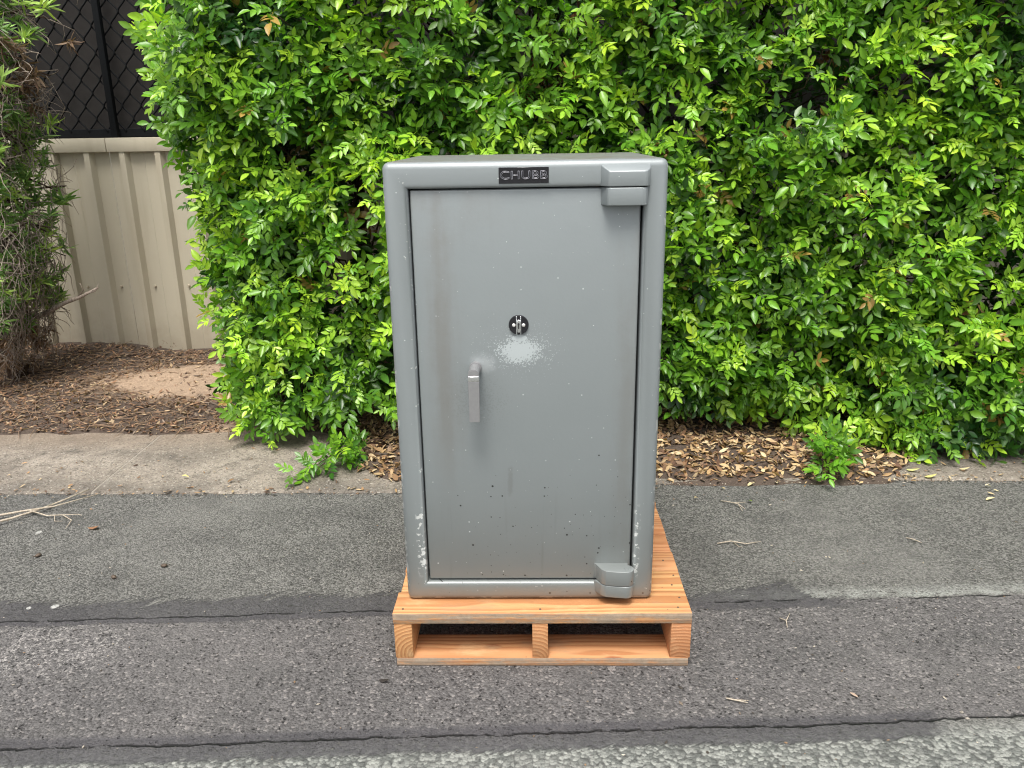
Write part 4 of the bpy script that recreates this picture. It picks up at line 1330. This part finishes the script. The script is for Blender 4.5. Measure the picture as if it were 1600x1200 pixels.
# grit and crumbs blown against the seams
def crumbs(n, region, size, cols, r):
    Vs, Ts, Cs, base = [], [], [], 0
    oc = np.array([(1, 0, 0), (-1, 0, 0), (0, 1, 0), (0, -1, 0), (0, 0, 1), (0, 0, -0.4)], float)
    ot = np.array([(0, 2, 4), (2, 1, 4), (1, 3, 4), (3, 0, 4), (2, 0, 5), (1, 2, 5), (3, 1, 5), (0, 3, 5)])
    for k in range(n):
        x, y, z = region(r)
        q_ = r.uniform(*size) * (0.6 + r.random() ** 3)
        a = r.uniform(0, 6.28); ca, sa = math.cos(a), math.sin(a)
        v = oc * np.array([q_ * r.uniform(0.8, 1.9), q_ * r.uniform(0.6, 1.0), q_ * r.uniform(0.4, 0.8)]) * np.array([[r.uniform(0.7, 1.2)] for _ in range(6)])
        v = np.stack([v[:, 0] * ca - v[:, 1] * sa + x, v[:, 0] * sa + v[:, 1] * ca + y, v[:, 2] + z + q_ * 0.2], 1)
        Vs.append(v); Ts.append(ot + base); base += 6
        Cs.append(np.tile(np.array(cols[r.randrange(len(cols))]) * r.uniform(0.7, 1.3), (6, 1)))
    return np.concatenate(Vs), np.concatenate(Ts), np.clip(np.concatenate(Cs), 0, 1)


def reg_grit(r):
    k = r.random()
    x = r.uniform(-2.4, 2.4)
    if k < 0.45:
        return x, conc_edge(x) + r.gauss(-0.008, 0.014), 0.003
    if k < 0.75:
        return x, min(3.6, conc_edge(x) + 0.03 + abs(r.gauss(0, 0.30))), 0.012
    return x, r.uniform(1.45, 2.95), 0.001


V, T, Cc = crumbs(2600, reg_grit, (0.0012, 0.0042), [(0.30, 0.27, 0.23), (0.16, 0.13, 0.10), (0.07, 0.06, 0.05), (0.42, 0.38, 0.32), (0.24, 0.16, 0.10)], rl)
tag(tri_obj('grit', V, T, DRY_LEAF, Cc, None, False), 'fine grit and crumbs along the edge of the concrete strip', 'grit', kind='stuff')


def reg_edge(r):
    x = r.uniform(-2.3, 2.2)
    y = conc_edge(x) + (r.gauss(0.0, 0.02) if r.random() < 0.6 else abs(r.gauss(0, 0.25)))
    if x < 0.3 and r.random() < 0.45: return reg_edge(r)
    return x, y


V, T, Cc = flat_leaves(420, reg_edge, (0.008, 0.030), (0.2, 0.5), TAN + MULCH, rl, 0.25, 0.002)
tag(tri_obj('leaf_crumbs', V, T, DRY_LEAF, Cc), 'small broken bits of dry leaf along the concrete edge', 'leaf litter', kind='stuff')

# single fallen leaves on the asphalt and the concrete
PALE = [(0.52, 0.45, 0.26), (0.48, 0.38, 0.21), (0.55, 0.49, 0.33)]
GRP = 'fallen leaves lying on the pavement'


def fallen(x, y, z, L, col, label, a):
    L *= 0.85
    v, t, mid = leaflet(L, L * 0.44, 0.30 if a > 0 else -0.22, -0.25 if L > 0.03 else 0.3)
    v[:, 1] += 0.12 * L * np.sin(v[:, 0] / L * 3.0)
    v[:, 0] -= L / 2
    v[:, 2] += 0.0035 - v[:, 2].min()
    o = tri_obj('fallen_leaf', v, t, DRY_LEAF, np.tile(np.array(col), (len(v), 1)))
    o.location = (x, y, z); o.rotation_euler = (0, 0, a)
    return tag(o, label, 'leaf', GRP)


fallen(0.873, 2.991, 0.001, 0.046, PALE[0], 'curled pale leaf on the asphalt edge left of the right sprout', 0.5)
fallen(0.979, 3.005, 0.001, 0.034, PALE[2], 'small pale leaf right beside the foot of the right sprout, on the asphalt', 1.3)
fallen(1.024, 3.075, 0.013, 0.036, PALE[1], 'tan leaf at the litter edge just behind the small pale leaf', 1.1)
fallen(0.752, 2.955, 0.001, 0.028, PALE[1], 'tiny tan leaf on the asphalt nearest the safe, at the litter edge', 2.0)
fallen(1.560, 3.100, 0.013, 0.060, (0.55, 0.53, 0.22), 'long yellow green leaf on the concrete right of the right sprout', -0.5)
fallen(1.605, 3.040, 0.011, 0.056, (0.56, 0.50, 0.18), 'yellow leaf on the concrete edge, in front of the long yellow green one', -0.1)
fallen(1.521, 3.045, 0.011, 0.034, PALE[1], 'short tan leaf on the concrete edge, left of the yellow one', 0.2)
fallen(1.775, 3.110, 0.013, 0.048, PALE[0], 'pale leaf alone on the bare concrete at the right', -0.2)
fallen(1.794, 2.961, 0.001, 0.034, PALE[2], 'farthest of four pale leaves in a line on the right asphalt', 0.1)
fallen(1.806, 2.925, 0.001, 0.026, PALE[0], 'second of four pale leaves in a line on the right asphalt', -0.4)
fallen(1.770, 2.896, 0.001, 0.034, PALE[1], 'third of four pale leaves in a line on the right asphalt', -0.3)
fallen(1.740, 2.845, 0.001, 0.044, PALE[0], 'nearest of four pale leaves in a line on the right asphalt', 0.1)
fallen(0.829, 2.839, 0.001, 0.030, (0.13, 0.20, 0.04), 'small green leaf on the asphalt in front of the litter', 1.9)
fallen(0.630, 2.869, 0.001, 0.024, PALE[1], 'tiny tan leaf on the asphalt close behind the pallet', 0.4)
fallen(-1.455, 3.072, 0.013, 0.034, (0.66, 0.58, 0.22), 'yellow leaf on the concrete at the left', 0.2)
fallen(-1.248, 3.031, 0.013, 0.038, (0.20, 0.12, 0.06), 'brown leaf on the concrete right of the yellow one', 0.7)
fallen(-1.620, 2.640, 0.001, 0.060, (0.24, 0.13, 0.07), 'curled brown leaf on the asphalt beside the dry branches', -0.2)
fallen(-0.397, 1.776, 0.001, 0.036, (0.035, 0.030, 0.026), 'dark flattened leaf on the asphalt in front of the pallet corner', -0.3)
fallen(0.800, 1.721, 0.001, 0.026, (0.36, 0.27, 0.21), 'small pinkish leaf on the near asphalt right of the pallet', -0.6)

# fallen twigs
GRP2 = 'small twigs lying on the asphalt'


def twig(lines, label, name='twig', mat=PALE_TWIG, group=GRP2, cat='twig'):
    o0 = np.array(lines[0][0][0])
    V, T = tubes([(np.array(p) - o0, r) for p, r in lines], 6)
    o = tri_obj(name, V, T, mat)
    o.location = o0
    return tag(o, label, cat, group)


z = 0.005
twig([([(0.720, 2.850, z), (0.744, 2.828, z + .006), (0.775, 2.805, z + .008), (0.795, 2.775, z)], (.0022, .002, .0018, .001)), ([(0.775, 2.805, z + .007), (0.780, 2.760, z)], (.0015, .001)), ([(0.76, 2.815, z + .008), (0.805, 2.815, z + .01)], (.0014, .001))], 'small forked twig on the asphalt in front of the litter')
twig([([(0.632, 2.512, z), (0.680, 2.520, z + .004), (0.730, 2.505, z + .002), (0.785, 2.525, z)], (.0022, .0024, .002, .001)), ([(0.69, 2.519, z), (0.70, 2.49, z), (0.712, 2.484, z)], (.0016, .0012, .001))], 'long thin twig on the asphalt right of the pallet')
twig([([(1.292, 2.548, z), (1.310, 2.530, z + .003), (1.330, 2.512, z)], (.002, .002, .001))], 'short pale twig on the far asphalt at the right')
twig([([(0.714, 2.062, z), (0.728, 2.045, z + .003), (0.722, 2.015, z)], (.0018, .0018, .001)), ([(0.728, 2.045, z + .003), (0.752, 2.088, z)], (.0016, .001))], 'Y shaped twig on the brown asphalt right of the pallet')
twig([([(0.478, 1.712, z), (0.50, 1.702, z + .002), (0.528, 1.695, z)], (.0022, .002, .0012)), ([(0.50, 1.702, z + .003), (0.532, 1.703, z)], (.0014, .001))], 'tiny split twig on the asphalt below the pallet')

z = 0.006
GRP3 = 'dry pale branches lying at the left edge of the asphalt'
twig([([(-2.15, 2.60, z), (-2.04, 2.645, .015), (-1.965, 2.70, .018), (-1.90, 2.79, .014), (-1.865, 2.86, .012), (-1.80, 2.955, .02)], (.006, .0055, .0045, .004, .0035, .002)), ([(-1.90, 2.79, .014), (-1.875, 2.82, .02)], (.003, .001))], 'straighter dry branch whose pale tip reaches the concrete', 'dry_branch', PALE_TWIG, GRP3, 'branch')
twig([([(-2.20, 2.69, z), (-2.06, 2.72, .014), (-1.96, 2.755, .02), (-1.86, 2.80, .018), (-1.745, 2.93, .012)], (.0055, .005, .0042, .0032, .0018)), ([(-1.93, 2.765, .018), (-1.85, 2.735, .012), (-1.79, 2.74, .012), (-1.735, 2.70, .010), (-1.725, 2.64, .006)], (.003, .0026, .0022, .0018, .001)), ([(-1.79, 2.74, .012), (-1.735, 2.745, .012), (-1.705, 2.72, .02)], (.002, .0014, .001)), ([(-1.82, 2.737, .012), (-1.80, 2.70, .006), (-1.77, 2.70, .006)], (.0018, .0014, .001))], 'forked dry branch with curling side twigs on the left asphalt', 'dry_branch', PALE_TWIG, GRP3, 'branch')

# seed pods
GRP4 = 'dark seed pods on the left asphalt'
for (x, y, lab) in ((-1.711, 2.443, 'dark seed pod on the asphalt below the dry branches'), (-1.240, 2.372, 'dark seed pod on the asphalt midway to the pallet'), (-1.375, 2.30, 'dark seed pod on the asphalt, nearest the sealed joint')):
    bm = bmesh.new()
    bmesh.ops.create_icosphere(bm, subdivisions=2, radius=0.0085, matrix=Matrix.Diagonal((1.35, 0.9, 0.7, 1)))
    for v in bm.verts: v.co *= 1 + 0.18 * nz(v.co.x * 160, v.co.y * 160, x)
    bmesh.ops.create_cone(bm, cap_ends=True, segments=6, radius1=0.0016, radius2=0.0008, depth=0.009, matrix=Matrix.Translation((0.014, 0, 0.001)) @ Matrix.Rotation(math.pi / 2, 4, 'Y'))
    o = from_bm('seed_pod', bm, NAIL, None, 180)
    o.location = (x, y, 0.006); o.rotation_euler = (0, 0, x * 5)
    tag(o, lab, 'seed pod', GRP4)
